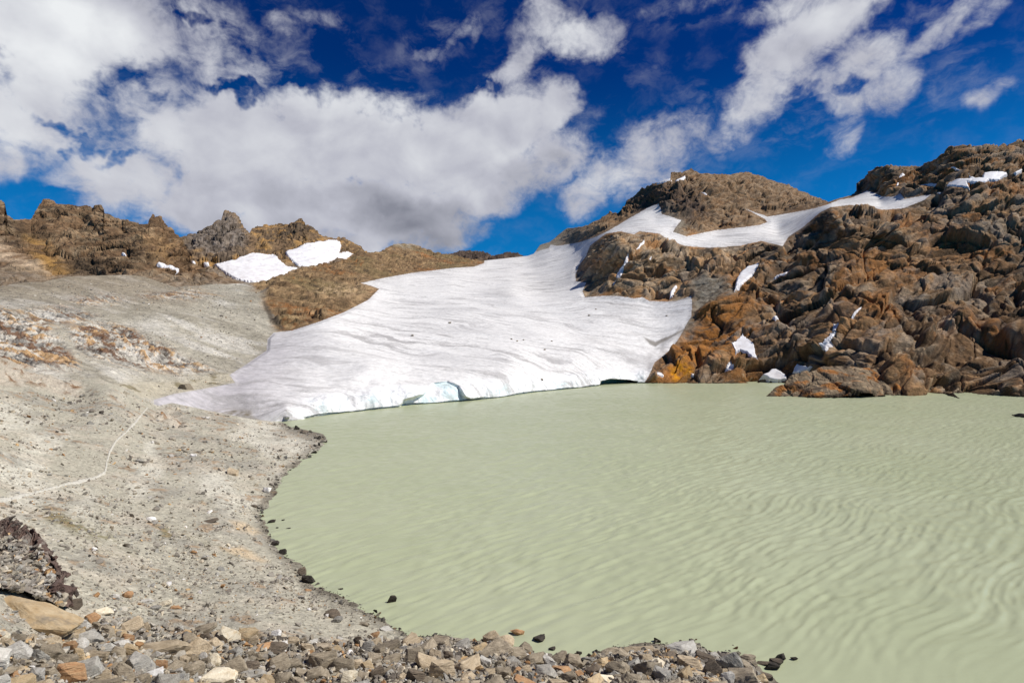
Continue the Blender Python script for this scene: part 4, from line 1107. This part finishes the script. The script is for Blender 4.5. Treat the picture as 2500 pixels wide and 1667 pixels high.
# upright plates of rock stacked along the crest
prs = np.random.default_rng(17)
for k in range(120):
    c = int(prs.uniform(0, len(oxs) - 2))
    dn = prs.uniform(0, 1) ** 1.6 * .42
    r_ = int((1 - dn) * 166)
    p = oP[r_, c]
    t_ = oP[r_, min(c + 3, len(oxs) - 1)] - oP[r_, max(c - 3, 0)]
    t_ /= np.linalg.norm(t_) + 1e-6
    n_ = oN[r_, c] + prs.normal(size=3) * .12
    n_ -= t_ * (n_ @ t_)
    n_ /= np.linalg.norm(n_)
    u_ = np.cross(n_, t_)
    bm = hull(prs, 12, np.array([1, 1, 1.0]), 6.0)
    bmesh.ops.triangulate(bm, faces=bm.faces[:])
    bm.verts.index_update()
    v = np.array([w.co[:] for w in bm.verts]) * np.array([prs.uniform(.14, .42), prs.uniform(.04, .10), prs.uniform(.10, .20)])
    fc = np.array([[w.index for w in q.verts] for q in bm.faces], np.int32)
    bm.free()
    v = v[:, :1] * t_ + v[:, 1:2] * (u_ * .8 + n_ * .5) + v[:, 2:] * (n_ * .85 - u_ * .4)
    OV.append((p - n_ * .06 + v - org).astype(np.float32))
    OF.append(fc + nb)
    nb += len(v)
    base_c = np.array([(.125, .085, .070), (.17, .13, .105), (.22, .18, .15), (.10, .07, .06), (.30, .19, .10)])[prs.choice(5, p=[.34, .26, .2, .14, .06])]
    OC.append(np.repeat((base_c * prs.uniform(.8, 1.25))[None], len(v), 0).astype(np.float32))
o = link(mesh_np('rock_outcrop', np.concatenate(OV), np.concatenate(OF), M_crag, np.concatenate(OC), smooth=False))
o.location = org
tag(o, 'dark reddish rib of upright rock layers sticking out of the gravel slope', 'rock outcrop')

# ------------------------------------------------------------------ stones
def on(S, px, py):
    """world point of a ground sheet under a photo pixel"""
    PX, PY, P, N = S
    c = int(np.clip(round((px - PX[0, 0]) / (PX[0, 1] - PX[0, 0])), 0, PX.shape[1] - 1))
    col = PY[:, c]
    r = int(np.clip(round((col[0] - py) / (col[0] - col[-1]) * (len(col) - 1)), 0, len(col) - 1))
    return P[r, c].astype(float)
def boulder_mesh(seed, box, layered=.5, round_=False):
    rs = np.random.default_rng(seed)
    bm = hull(rs, 42 if round_ else int(rs.integers(12, 17)), np.array(box), 2.2 if round_ else 6.0)
    bmesh.ops.dissolve_limit(bm, angle_limit=rad(13), verts=bm.verts[:], edges=bm.edges[:])
    bmesh.ops.bevel(bm, geom=bm.edges[:], offset=.05 if round_ else .022, segments=1, affect='EDGES', profile=.5, clamp_overlap=True)
    bmesh.ops.triangulate(bm, faces=bm.faces[:])
    for lim in (.42, .24, .14):
        es = [e for e in bm.edges if e.calc_length() > lim]
        if es:
            bmesh.ops.subdivide_edges(bm, edges=es, cuts=1, use_grid_fill=False)
            bmesh.ops.triangulate(bm, faces=[f for f in bm.faces if len(f.verts) > 3])
    bm.normal_update()
    co = np.array([v.co[:] for v in bm.verts], np.float32)
    no = np.array([v.normal[:] for v in bm.verts], np.float32)
    lay = co * np.array([1.2, 1.2, 9.0], np.float32)
    h = .030 * layered * 2 * fbm(lay * .8, 2, seed) + .045 * fbm(co * 2.2, 3, seed + 5) + .014 * fbm(co * 8, 2, seed + 9)
    side = (1 - np.abs(no[:, 2])) ** 1
    st = (co[:, 2] / .17 + .5 * fbm(co * 1.5, 1, seed + 3))
    st = st - np.floor(st)
    h = h + side * layered * .05 * (sstep(0, .5, st) - sstep(.75, 1, st))
    co += no * h[:, None].astype(np.float32)
    co[:, 2] *= 1.0
    for v, c in zip(bm.verts, co):
        v.co = c
    me = bpy.data.meshes.new('boulder')
    bm.to_mesh(me)
    bm.free()
    me.polygons.foreach_set('use_smooth', [True] * len(me.polygons))
    me.set_sharp_from_angle(angle=rad(34))
    return me
def stone_mat(name, a, b2, streak, var=.3):
    m, g, b = new_mat(name)
    tcn = g.n('ShaderNodeTexCoord')
    oi = g.n('ShaderNodeObjectInfo')
    ofs = g.v('ADD', tcn.outputs['Object'], g.v('SCALE', (7.3, 3.1, 5.7), scale=g.m('MULTIPLY', oi.outputs['Random'], 40.0)))
    lay = g.v('MULTIPLY', ofs, (1.1, 1.1, 7.0))
    n1 = g.noise(lay, 1.6, 5, .62, .4)
    n2 = g.noise(ofs, 2.3, 5, .62)
    n3 = g.noise(ofs, 14.0, 3, .6)
    c = g.mix(g.mapr(n1, .35, .66, 0, 1), (*a, 1), (*b2, 1))
    c = g.mix(g.mapr(n2, .54, .70, 0, .9), c, (*streak, 1))
    k = g.m('ADD', .95, g.m('ADD', g.m('MULTIPLY', oi.outputs['Random'], .55), g.m('MULTIPLY', g.m('SUBTRACT', n3, .5), var * 2)))
    g.set(b.inputs['Base Color'], g.v('SCALE', c, scale=k))
    b.inputs['Roughness'].default_value = .88
    b.inputs['Specular IOR Level'].default_value = .2
    bp = g.n('ShaderNodeBump')
    bp.inputs['Strength'].default_value = .85
    bp.inputs['Distance'].default_value = .08
    g.set(bp.inputs['Height'], g.m('ADD', g.m('MULTIPLY', n1, .8), g.m('MULTIPLY', n3, .35)))
    g.set(b.inputs['Normal'], bp.outputs[0])
    return m
KIND = {
    'grey-brown': stone_mat('grey_brown_stone', (.19, .155, .11), (.31, .26, .19), (.13, .105, .08)),
    'tan': stone_mat('tan_stone', (.30, .235, .155), (.43, .35, .245), (.19, .145, .095)),
    'ochre': stone_mat('ochre_stone', (.33, .235, .13), (.41, .325, .21), (.20, .165, .12)),
    'rusty orange': stone_mat('rusty_stone', (.29, .155, .075), (.38, .245, .135), (.20, .11, .06)),
    'grey': stone_mat('grey_stone', (.215, .20, .175), (.35, .33, .29), (.15, .145, .14)),
    'pale grey': stone_mat('pale_grey_stone', (.37, .35, .31), (.50, .475, .43), (.30, .27, .24)),
    'cream': stone_mat('cream_stone', (.50, .43, .31), (.60, .54, .42), (.40, .29, .16)),
    'white': stone_mat('quartz_stone', (.66, .63, .60), (.74, .72, .69), (.50, .44, .38)),
    'dark brown': stone_mat('dark_brown_stone', (.085, .068, .052), (.16, .125, .09), (.06, .05, .042)),
    'wet black': stone_mat('wet_stone', (.030, .026, .022), (.06, .050, .040), (.02, .018, .016)),
}
BOX = {'block': [(1, .8, .62), (1, .9, .75), (1, .7, .7), (1, .85, .55), (.95, .8, .8)], 'slab': [(1, .7, .30), (1, .8, .36), (1, .6, .26), (1, .75, .4)],
       'wedge': [(1, .55, .75), (1, .5, .6), (.9, .5, .9), (1, .6, .5)], 'rounded': [(1, .8, .65), (1, .85, .55), (1, .9, .8)]}
PROTO = {k: [boulder_mesh(900 + 31 * i + 7 * len(k), b, .3 if k == 'rounded' else .8, k == 'rounded') for i, b in enumerate(v)] for k, v in BOX.items()}
for v in PROTO.values():
    for me in v:
        me.materials.append(KIND['grey'])
BRS = random.Random(5)
def boulder(px, py, wpx, hpx, kind, shape, label, cat='boulder', group=None, yaw=None, roll=None, S=SS, sink=.0, name='boulder', water=False, proto=None):
    """one stone of the given apparent size, resting on the ground under its lower part"""
    p = on(S, px, py + .30 * hpx) if not water else None
    if water:
        Y = H0 * F0 / (py - CY)
        p = np.array([(px - CX) / F0 * Y, Y, 0.0])
    Y = p[1]
    r = wpx * .5 * Y / F0
    dip = math.atan((py - CY) / F0)
    me = BRS.choice(PROTO[shape]) if proto is None else PROTO[shape][proto]
    co = BOX[shape][PROTO[shape].index(me)]
    o = bpy.data.objects.new(name, me)
    ha = hpx * .5 * Y / F0
    ry = min(r * co[1] * BRS.uniform(.8, 1.05), 1.1 * ha / math.sin(dip) * .55) if py > 1300 else r * co[1]
    hz = max((ha - ry * math.sin(dip) * .75) / math.cos(dip), .35 * ha)
    sz = hz / co[2] / .93
    o.scale = (r / .93, ry / co[1] / .93, sz * BRS.uniform(.95, 1.1))
    o.rotation_euler = (rad(BRS.uniform(-16, 16)) if roll is None else 0, rad(BRS.uniform(-18, 18)) if roll is None else rad(roll), rad(BRS.choice((0, 180)) + BRS.uniform(-35, 35)) if yaw is None else rad(yaw))
    o.location = (p[0], p[1], p[2] + hz * (.55 - sink))
    link(o)
    o.material_slots[0].link = 'OBJECT'
    o.material_slots[0].material = KIND[kind]
    return tag(o, label, cat, group)

GB = 'boulders heaped along the near shore'
HERO = [
    (84, 1486, 235, 62, 'ochre', 'slab', 'long ochre slab with a grey top, lying below the dark layered outcrop', 'long ochre slab', dict(yaw=-8, roll=13, proto=2)),
    (398, 1572, 146, 54, 'tan', 'slab', 'flat layered tan slab wider than all stones around it', 'flat layered tan slab', dict(yaw=6, roll=3)),
    (527, 1642, 106, 62, 'cream', 'block', 'big pale yellow block at the bottom edge of the stone heap', 'big pale yellow block', dict(yaw=10, roll=-5)),
    (317, 1523, 60, 42, 'tan', 'block', 'box-shaped tan boulder standing behind the flat layered slab', 'box-shaped tan boulder', dict(yaw=20)),
    (497, 1531, 80, 40, 'grey-brown', 'rounded', 'humped grey-brown layered boulder at the upper rim of the heap', 'humped layered boulder', {}),
    (667, 1549, 40, 22, 'white', 'wedge', 'bright white angular stone on the upper rim of the heap', 'white angular rim stone', {}),
    (176, 1568, 36, 38, 'rusty orange', 'block', 'orange-faced block between the long slab and the flat layered slab', 'orange-faced block', {}),
    (229, 1499, 36, 28, 'rusty orange', 'block', 'reddish block just right of the end of the long ochre slab', 'reddish block', {}),
    (314, 1447, 24, 22, 'rusty orange', 'rounded', 'smooth orange knob of stone on the gravel above the heap', 'orange knob', {}),
    (210, 1513, 36, 30, 'pale grey', 'block', 'pale grey block touching the tip of the long ochre slab', 'pale grey block', {}),
    (37, 1594, 74, 54, 'pale grey', 'block', 'speckled light grey boulder below the long ochre slab', 'speckled light grey boulder', {}),
    (92, 1602, 44, 50, 'grey', 'wedge', 'grey wedge leaning on the speckled light grey boulder', 'grey leaning wedge', dict(roll=40)),
    (340, 1617, 64, 60, 'grey', 'block', 'large mauve-grey boulder below the flat layered slab', 'mauve-grey boulder', {}),
    (186, 1467, 34, 30, 'dark brown', 'block', 'dark brown block at the foot of the layered outcrop', 'dark brown block', {}),
    (256, 1486, 40, 28, 'cream', 'block', 'cream boulder on the gravel beside the reddish block', 'cream boulder', {}),
    (85, 1650, 58, 42, 'pale grey', 'block', 'light grey boulder cut by the bottom edge under the grey leaning wedge', 'low light grey boulder', {}),
    (673, 1575, 56, 34, 'dark brown', 'block', 'squat brown boulder just under the white angular rim stone', 'squat brown boulder', {}),
    (813, 1486, 42, 28, 'dark brown', 'rounded', 'rounded dark boulder alone on the gravel beach', 'rounded beach boulder', {}),
    (823, 1505, 26, 20, 'grey', 'rounded', 'small dark stone touching the rounded beach boulder', 'small beach stone', {}),
    (914, 1552, 30, 20, 'rusty orange', 'rounded', 'rust-coloured rounded stone near the corner of the beach', 'rust-coloured corner stone', {}),
    (1036, 1580, 62, 38, 'grey-brown', 'block', 'broad grey-brown boulder at the water where the beach ends', 'broad shore boulder', {}),
    (1132, 1622, 74, 56, 'tan', 'block', 'large flat-faced tan boulder in the middle of the heap', 'flat-faced tan boulder', dict(yaw=5, roll=-8)),
    (1199, 1556, 46, 40, 'tan', 'wedge', 'pointed tan boulder with a dark side rising at the water edge', 'pointed tan boulder', dict(yaw=25, roll=-20)),
    (1237, 1562, 42, 34, 'tan', 'rounded', 'rounded tan boulder beside the pointed one at the water edge', 'rounded tan boulder', {}),
    (1080, 1590, 30, 18, 'white', 'block', 'white quartz stone in the middle of the heap near the water', 'white quartz stone', {}),
    (852, 1647, 44, 42, 'cream', 'block', 'cream-coloured block near the bottom edge below the beach corner', 'cream-coloured block', {}),
    (1015, 1652, 58, 42, 'dark brown', 'wedge', 'nearly black upright boulder at the bottom edge left of the flat-faced tan boulder', 'nearly black upright boulder', {}),
    (1260, 1639, 32, 26, 'rusty orange', 'rounded', 'round rust-orange stone right of the flat-faced tan boulder', 'round rust-orange stone', {}),
    (1130, 1578, 48, 32, 'grey', 'wedge', 'grey splintery boulder left of the pointed tan boulder', 'grey splintery boulder', {}),
    (1279, 1577, 38, 30, 'grey-brown', 'block', 'blocky boulder at the water right of the rounded tan one', 'blocky water-edge boulder', {}),
    (1492, 1588, 54, 32, 'grey-brown', 'rounded', 'oval banded boulder lying on the rim at the water', 'oval banded boulder', dict(yaw=0, roll=-12)),
    (1661, 1576, 84, 46, 'pale grey', 'block', 'big box-shaped pinkish-grey boulder topping the right part of the heap', 'big box-shaped boulder', dict(yaw=4, roll=3)),
    (1561, 1583, 74, 32, 'tan', 'slab', 'brown slab between the oval banded boulder and the big box-shaped one', 'brown rim slab', dict(yaw=3, roll=4)),
    (1509, 1632, 66, 58, 'grey-brown', 'wedge', 'tall grey-brown wedge below the oval banded boulder', 'tall grey-brown wedge', dict(yaw=8, roll=24)),
    (1685, 1617, 62, 48, 'tan', 'block', 'light tan boulder directly below the big box-shaped one', 'light tan boulder', {}),
    (1778, 1614, 58, 66, 'grey', 'wedge', 'leaf-shaped grey boulder standing upright at the right end of the heap', 'leaf-shaped grey boulder', dict(yaw=0, roll=48)),
    (1668, 1645, 44, 48, 'ochre', 'block', 'golden-tan angular boulder left of the dark gap in the right heap', 'golden-tan boulder', {}),
    (1736, 1636, 48, 52, 'dark brown', 'wedge', 'brown pointed boulder left of the leaf-shaped grey one', 'brown pointed boulder', dict(roll=-35)),
    (1457, 1636, 44, 38, 'dark brown', 'block', 'dark brown boulder left of the tall grey-brown wedge', 'dark brown boulder', {}),
    (1482, 1658, 46, 36, 'cream', 'block', 'cream boulder at the bottom edge under the tall grey-brown wedge', 'cream bottom boulder', {}),
    (1778, 1655, 38, 36, 'pale grey', 'block', 'pale grey boulder at the bottom edge under the leaf-shaped one', 'pale grey bottom boulder', {}),
    (1731, 1664, 52, 28, 'ochre', 'slab', 'ochre flat stone at the bottom edge under the brown pointed boulder', 'ochre flat stone', {}),
    (1744, 1599, 34, 28, 'grey', 'block', 'dark grey stone wedged between the box-shaped and leaf-shaped boulders', 'dark grey wedged stone', {}),
]
PLACED = []
for (px, py, w, h, kd, sh, lab, short, kw) in HERO:
    boulder(px, py, w, h, kd, sh, lab, 'boulder', GB, **kw)
    PLACED.append((px, py, w * .5, short))
# the rest of the heap: laid so that they crowd without burying one another
ZONE = [(-60, 1560), (20, 1545), (120, 1545), (190, 1520), (290, 1510), (400, 1535), (500, 1545), (640, 1552), (780, 1566), (900, 1566), (1000, 1562), (1110, 1562), (1180, 1572), (1290, 1596), (1400, 1612), (1480, 1602), (1560, 1592), (1700, 1592), (1790, 1600), (1850, 1640), (1890, 1700), (1880, 1760), (-60, 1760)]
ZA = np.array(ZONE)
WK = [('grey-brown', 40), ('tan', 25), ('grey', 10), ('ochre', 6), ('rusty orange', 4), ('pale grey', 5), ('cream', 3), ('dark brown', 8), ('white', 1)]
fill, tries = [], 0
while len(fill) < 256 and tries < 60000:
    tries += 1
    x, y = BRS.uniform(-30, 1895), BRS.uniform(1505, 1690)
    if not inpoly(np.array([x]), np.array([y]), ZONE)[0]:
        continue
    lim = 20 * (1 - len(fill) / 256) + 12
    r = BRS.uniform(.72, 1.35) * lim * (.80 + .35 * (y - 1520) / 150)
    if any((x - a) ** 2 + ((y - b) * 1.35) ** 2 < (.62 * (r + c)) ** 2 for a, b, c, _ in PLACED) or any((x - a) ** 2 + ((y - b) * 1.35) ** 2 < (.62 * (r + c)) ** 2 for a, b, c, _, _, _ in fill):
        continue
    kd = BRS.choices([k for k, _ in WK], [w for _, w in WK])[0]
    fill.append((x, y, r, kd, BRS.choices(['block', 'slab', 'wedge', 'rounded'], [50, 18, 24, 8])[0], BRS.uniform(.62, 1.0)))
fill.sort(key=lambda t: t[0])
NAMEOF = {'block': 'blocky boulder', 'slab': 'slab', 'wedge': 'wedge-shaped boulder', 'rounded': 'rounded boulder'}
seen = {}
todo = []
for (x, y, r, kd, sh, asp) in fill:
    hx, hy, hr, hn = min(PLACED, key=lambda q: (q[0] - x) ** 2 + (1.5 * (q[1] - y)) ** 2)
    dx, dy = x - hx, (y - hy) * 1.5
    rel = ('right of' if dx > 0 else 'left of') if abs(dx) > abs(dy) else ('below' if dy > 0 else 'behind')
    sz = 'small' if r < 15 else ('large' if r > 26 else 'medium-sized')
    todo.append([math.hypot(dx, dy), (kd, sh, rel, hn, sz), (x, y, r, kd, sh, asp)])
todo.sort(key=lambda t: t[0])
ORD = ['', ', the second from it', ', the third from it', ', the fourth from it', ', the fifth from it', ', the sixth from it']
for _, key, (x, y, r, kd, sh, asp) in todo:
    k = seen.get(key, 0)
    seen[key] = k + 1
    kd_, sh_, rel, hn, sz = key
    boulder(x, y, 2 * r, 2 * r * asp * (.6 if sh == 'slab' else 1), kd, sh, '%s %s %s %s the %s%s' % (sz, kd_, NAMEOF[sh_], rel, hn, ORD[min(k, 5)]), 'boulder', GB)

# stones standing alone on the moraine
LONE = [(568, 1148, 32, 22, 'tan', 'block', 'pinkish tan block alone on the gravel above the lake shore'), (647, 1194, 28, 18, 'white', 'slab', 'white-pink slab on the gravel just above the waterline'),
        (254, 943, 22, 14, 'dark brown', 'wedge', 'dark brown stone at the end of the layered outcrop below the grey flat'), (207, 1014, 17, 11, 'grey', 'block', 'dark grey stone on the slope left of the footpath'),
        (367, 1263, 24, 17, 'white', 'rounded', 'rounded white stone by the mossy patch'), (226, 1339, 24, 12, 'white', 'slab', 'flat white stone right of the layered outcrop'),
        (620, 1234, 15, 11, 'dark brown', 'rounded', 'small dark stone on the beach at the narrowest bend'), (471, 1114, 18, 12, 'white', 'block', 'pale pinkish stone in the middle of the gravel slope'),
        (308, 1326, 18, 12, 'dark brown', 'block', 'dark stone above the flat white stone'), (375, 1275, 24, 12, 'grey', 'slab', 'grey slab leaning below the rounded white stone'),
        (410, 1423, 17, 12, 'white', 'block', 'small bright white stone on bare gravel above the heap'), (289, 1187, 14, 8, 'grey', 'slab', 'slate-grey flat stone below the footpath'),
        (510, 1268, 40, 12, 'dark brown', 'slab', 'thin dark brown slab lying on the gravel near the moss'), (455, 941, 30, 20, 'grey-brown', 'block', 'added brown block in place of a dark hollow in the debris-covered ice'),  # the last block is added, standing in for a dark hollow in the ice
        (400, 1468, 34, 20, 'cream', 'slab', 'pale slab on the gravel just above the heap'), (375, 1480, 30, 18, 'grey', 'rounded', 'bluish grey stone in the small pile above the heap'),
        (355, 1463, 40, 16, 'pale grey', 'slab', 'light grey slab under the orange knob'), (430, 1480, 26, 16, 'rusty orange', 'block', 'reddish stone at the right end of the small pile above the heap'),
        (285, 1452, 26, 18, 'pale grey', 'wedge', 'pale grey wedge left of the orange knob'), (750, 1438, 18, 11, 'rusty orange', 'block', 'orange stone on the beach right at the waterline'),
        (754, 1483, 12, 10, 'white', 'rounded', 'small white pebble-like stone left of the rounded beach boulder'), (945, 1532, 32, 18, 'pale grey', 'block', 'light grey boulder at the tip of the beach'), (893, 1529, 30, 14, 'grey-brown', 'slab', 'grey-brown slab on the beach left of its tip')]
for (px, py, w, h, kd, sh, lab) in LONE:
    boulder(px, py, w, h, kd, sh, lab, 'stone' if w < 25 else 'boulder', 'single stones on the moraine', S=SF if py < 960 else SS, sink=.25, name='stone' if w < 25 else 'boulder')
# stones standing in the shallow water
WET = [(957, 1463, 22, 15, 'wet black', 'wedge', 'dark pointed stone alone in the water off the beach'), (1262, 1542, 34, 11, 'rusty orange', 'slab', 'orange-brown slab awash beside the rounded tan boulder'),
       (1312, 1553, 36, 16, 'wet black', 'slab', 'long wet slab half under water right of the orange-brown one'), (1346, 1580, 20, 8, 'wet black', 'slab', 'small black stone awash near the dip in the heap'),
       (1414, 1593, 14, 8, 'wet black', 'block', 'tiny black stone awash left of the oval banded boulder'), (1437, 1597, 10, 5, 'wet black', 'block', 'last tiny stone awash beside the oval banded boulder'),
       (1823, 1605, 40, 14, 'grey-brown', 'slab', 'brown wet slab off the right end of the heap'), (1906, 1601, 26, 14, 'wet black', 'block', 'upper black stone in the water beyond the right end of the heap'),
       (1866, 1616, 32, 9, 'dark brown', 'slab', 'low brown stone awash left of the black water stones'), (1896, 1613, 30, 14, 'dark brown', 'block', 'middle wet stone in the group beyond the right end of the heap'),
       (1884, 1624, 34, 15, 'wet black', 'wedge', 'lowest black stone of the group in the water at the right end of the heap'), (1940, 1605, 18, 6, 'wet black', 'slab', 'farthest tiny stone in the water beyond the right end of the heap'),
       (1836, 1622, 26, 20, 'grey-brown', 'block', 'half-sunk brown boulder at the right end of the heap'), (1870, 1650, 34, 18, 'dark brown', 'block', 'dark boulder where the heap runs into the water at the bottom edge'),
       (663, 1271, 18, 8, 'wet black', 'slab', 'black stone awash by the narrowest bend of the shore'), (690, 1268, 9, 4, 'wet black', 'slab', 'tiny black stone farthest from the shore at the narrowest bend'),
       (703, 1290, 12, 5, 'wet black', 'slab', 'small black stone in the water below the narrowest bend'), (677, 1288, 8, 4, 'wet black', 'block', 'tiny black stone close to shore below the narrowest bend'),
       (672, 1325, 22, 11, 'wet black', 'block', 'black stone at the waterline beside the ochre ground'), (688, 1347, 24, 12, 'wet black', 'wedge', 'black wedge in the water beside the ochre ground'),
       (752, 1415, 34, 18, 'wet black', 'wedge', 'big dark stone jutting from the beach into the water'), (735, 1396, 24, 18, 'dark brown', 'block', 'brown block on the waterline left of the jutting dark stone'),
       (830, 1437, 14, 5, 'wet black', 'slab', 'small black stone awash above the long beach'), (725, 1046, 14, 6, 'wet black', 'block', 'black stone at the waterline under the glacier corner'),
       (722, 1042, 10, 5, 'wet black', 'slab', 'small black stone behind the one under the glacier corner'), (2494, 1015, 34, 9, 'wet black', 'slab', 'low dark rock in the water at the right picture edge')]
for (px, py, w, h, kd, sh, lab) in WET:
    boulder(px, py + h * .3, w, h * 1.5, kd, sh, lab, 'stone', 'stones standing in the shallow water', water=True, sink=.15, name='stone', roll=BRS.uniform(-8, 8), yaw=BRS.uniform(-20, 20))
# stones carried by the glacier
for (px, py, w, h, lab) in [(1098, 787, 10, 6, 'upper dark stone lying alone on the middle of the glacier'), (1007, 819, 10, 6, 'lower left dark stone lying alone on the middle of the glacier'), (1250, 826, 8, 5, 'left stone of the small cluster on the glacier'),
                            (1263, 831, 7, 5, 'middle stone of the small cluster on the glacier'), (1278, 829, 6, 4, 'right stone of the small cluster on the glacier'), (1330, 851, 8, 5, 'dark stone on the ice right of the small cluster'),
                            (1348, 834, 7, 4, 'dark stone on the ice above and right of the small cluster'), (1323, 926, 10, 6, 'dark stone in the ice front left of the ice cave'), (1438, 771, 7, 5, 'dark stone on the ice below the nunatak'),
                            (1454, 755, 6, 4, 'small dark stone on the ice close under the nunatak'), (1628, 770, 7, 4, 'dark stone on the snow by the right rock slope')]:
    boulder(px, py, w * .75, h * .75, 'grey-brown', 'block', lab, 'stone', 'stones carried on the glacier', S=SF, sink=0, name='stone')

# ------------------------------------------------------------------ countless small stones
def loose_hulls(n, seed):
    out = []
    rs = np.random.default_rng(seed)
    for _ in range(n):
        bm = hull(rs, int(rs.integers(9, 14)), np.array([1, rs.uniform(.6, .95), rs.uniform(.35, .75)]), 3.2)
        bmesh.ops.triangulate(bm, faces=bm.faces[:])
        bm.verts.index_update()
        out.append((np.array([v.co[:] for v in bm.verts], np.float32), np.array([[v.index for v in f.verts] for f in bm.faces], np.int32)))
        bm.free()
    return out
HULLS = loose_hulls(14, 3)
def rots(n, rs):
    q = rs.normal(size=(n, 4)) * np.array([1, .35, .35, 1])
    q /= np.linalg.norm(q, axis=1, keepdims=True)
    w, x, y, z = q.T
    return np.stack([np.stack([1 - 2 * (y * y + z * z), 2 * (x * y - z * w), 2 * (x * z + y * w)], -1), np.stack([2 * (x * y + z * w), 1 - 2 * (x * x + z * z), 2 * (y * z - x * w)], -1), np.stack([2 * (x * z - y * w), 2 * (y * z + x * w), 1 - 2 * (x * x + y * y)], -1)], 1).astype(np.float32)
PALS = np.array([(.24, .215, .18), (.30, .26, .20), (.27, .255, .225), (.36, .325, .27), (.20, .175, .145), (.42, .36, .27), (.30, .17, .08), (.56, .53, .49), (.14, .12, .10), (.32, .30, .27), (.40, .27, .14)], np.float32)
PW = np.array([22, 20, 10, 13, 18, 9, 4, 2, 9, 5, 3], float)
def loose(name, pts, rad_, mat, seed, sink=.3, dark=None):
    rs = np.random.default_rng(seed)
    V, Fc, Cc, b = [], [], [], 0
    which = rs.integers(0, len(HULLS), len(pts))
    tone = PALS[rs.choice(len(PALS), len(pts), p=PW / PW.sum())] * rs.uniform(.85, 1.45, (len(pts), 1)).astype(np.float32)
    if dark is not None:
        tone = tone * dark[:, None]
    for k, (hv, hf) in enumerate(HULLS):
        m = which == k
        n = int(m.sum())
        if n == 0:
            continue
        R = rots(n, rs)
        v = np.einsum('nij,vj->nvi', R, hv) * rad_[m][:, None, None]
        v += pts[m][:, None, :]
        v[..., 2] += (rad_[m] * (.45 - sink))[:, None]
        V.append(v.reshape(-1, 3))
        Cc.append(np.repeat(tone[m], len(hv), 0))
        Fc.append((hf[None] + (np.arange(n) * len(hv))[:, None, None] + b).reshape(-1, 3))
        b += n * len(hv)
    o = link(mesh_np(name, np.concatenate(V), np.concatenate(Fc), mat, np.concatenate(Cc), smooth=False))
    return tag(o, kind='stuff')
M_loose = terrain_mat('loose_stone', 3.0, 14.0, 0.5, var=0.4)
RS = np.random.default_rng(21)
def sample(S, n, dens, r_lo, r_hi, power):
    """photo-pixel samples on a ground sheet, thinned by dens(); radii follow a steep power law"""
    PX, PY, P, N = S
    r = RS.integers(0, PX.shape[0] - 1, n)
    c = RS.integers(0, PX.shape[1] - 1, n)
    px, py, p = PX[r, c], PY[r, c], P[r, c]
    keep = dens(px, py, p) > RS.random(n)
    px, py, p = px[keep], py[keep], p[keep]
    u = RS.random(len(p))
    rp = r_lo * (1 - u * (1 - (r_lo / r_hi) ** power)) ** (-1 / power)
    p = p + RS.normal(size=p.shape) * (p[:, 1:2] / F0) * np.array([1, 1, 0])
    return px, py, p.astype(np.float32), (rp * p[:, 1] / F0).astype(np.float32)
px, py, p, r = sample(SS, 60000, lambda x, y, q: inpoly(x, y, ZONE) * .95 * (y < 1720) * (q[:, 2] > -.15), 5.0, 13, 1.1)
p[:, 2] += RS.uniform(0, .12, len(p)).astype(np.float32)
pick = RS.integers(0, oPX.size, 2600)
qx, qy, qp = oPX.ravel()[pick], oPY.ravel()[pick], oP.reshape(-1, 3)[pick]
kk = (qy - curve(OT, qx) > 38 + 22 * RS.random(len(qx))) & (RS.random(len(qx)) < .75)
p = np.concatenate([p, qp[kk]]).astype(np.float32)
r = np.concatenate([r, RS.uniform(.05, .22, int(kk.sum())).astype(np.float32)])
loose('rubble', p, r, M_loose, 5, sink=.2)
def dens_m(x, y, q):
    nz = fbm((q / 5).astype(np.float32), 3, 801)
    nb = fbm((q / 18).astype(np.float32), 2, 805)
    d = .12 + .55 * sstep(-.05, .35, nz) + .35 * sstep(0, .3, nb)
    d = d * (q[:, 2] > -.10) * (y > 960) * (y < 1700) * (x < 1000)
    return d + (np.abs(q[:, 2] - .05) < .18) * (q[:, 2] > -.12) * (x > 560) * (y < 1600) * .4
px, py, p, r = sample(SS, 150000, dens_m, 1.4, 11.0, 1.95)
wetk = np.where(p[:, 2] < .16, .32, 1).astype(np.float32)
loose('scree', p, r, M_loose, 6, dark=wetk)
def dens_f(x, y, q):
    nz = fbm((q / 14).astype(np.float32), 3, 811)
    return (x < 640) * (sdist(x, y, GLAC, 10) < -3) * (.15 + .5 * sstep(0, .3, nz)) * (y > 690)
px, py, p, r = sample(SF, 90000, dens_f, .9, 3.6, 2.4)
loose('scree', p, r, M_loose, 8)
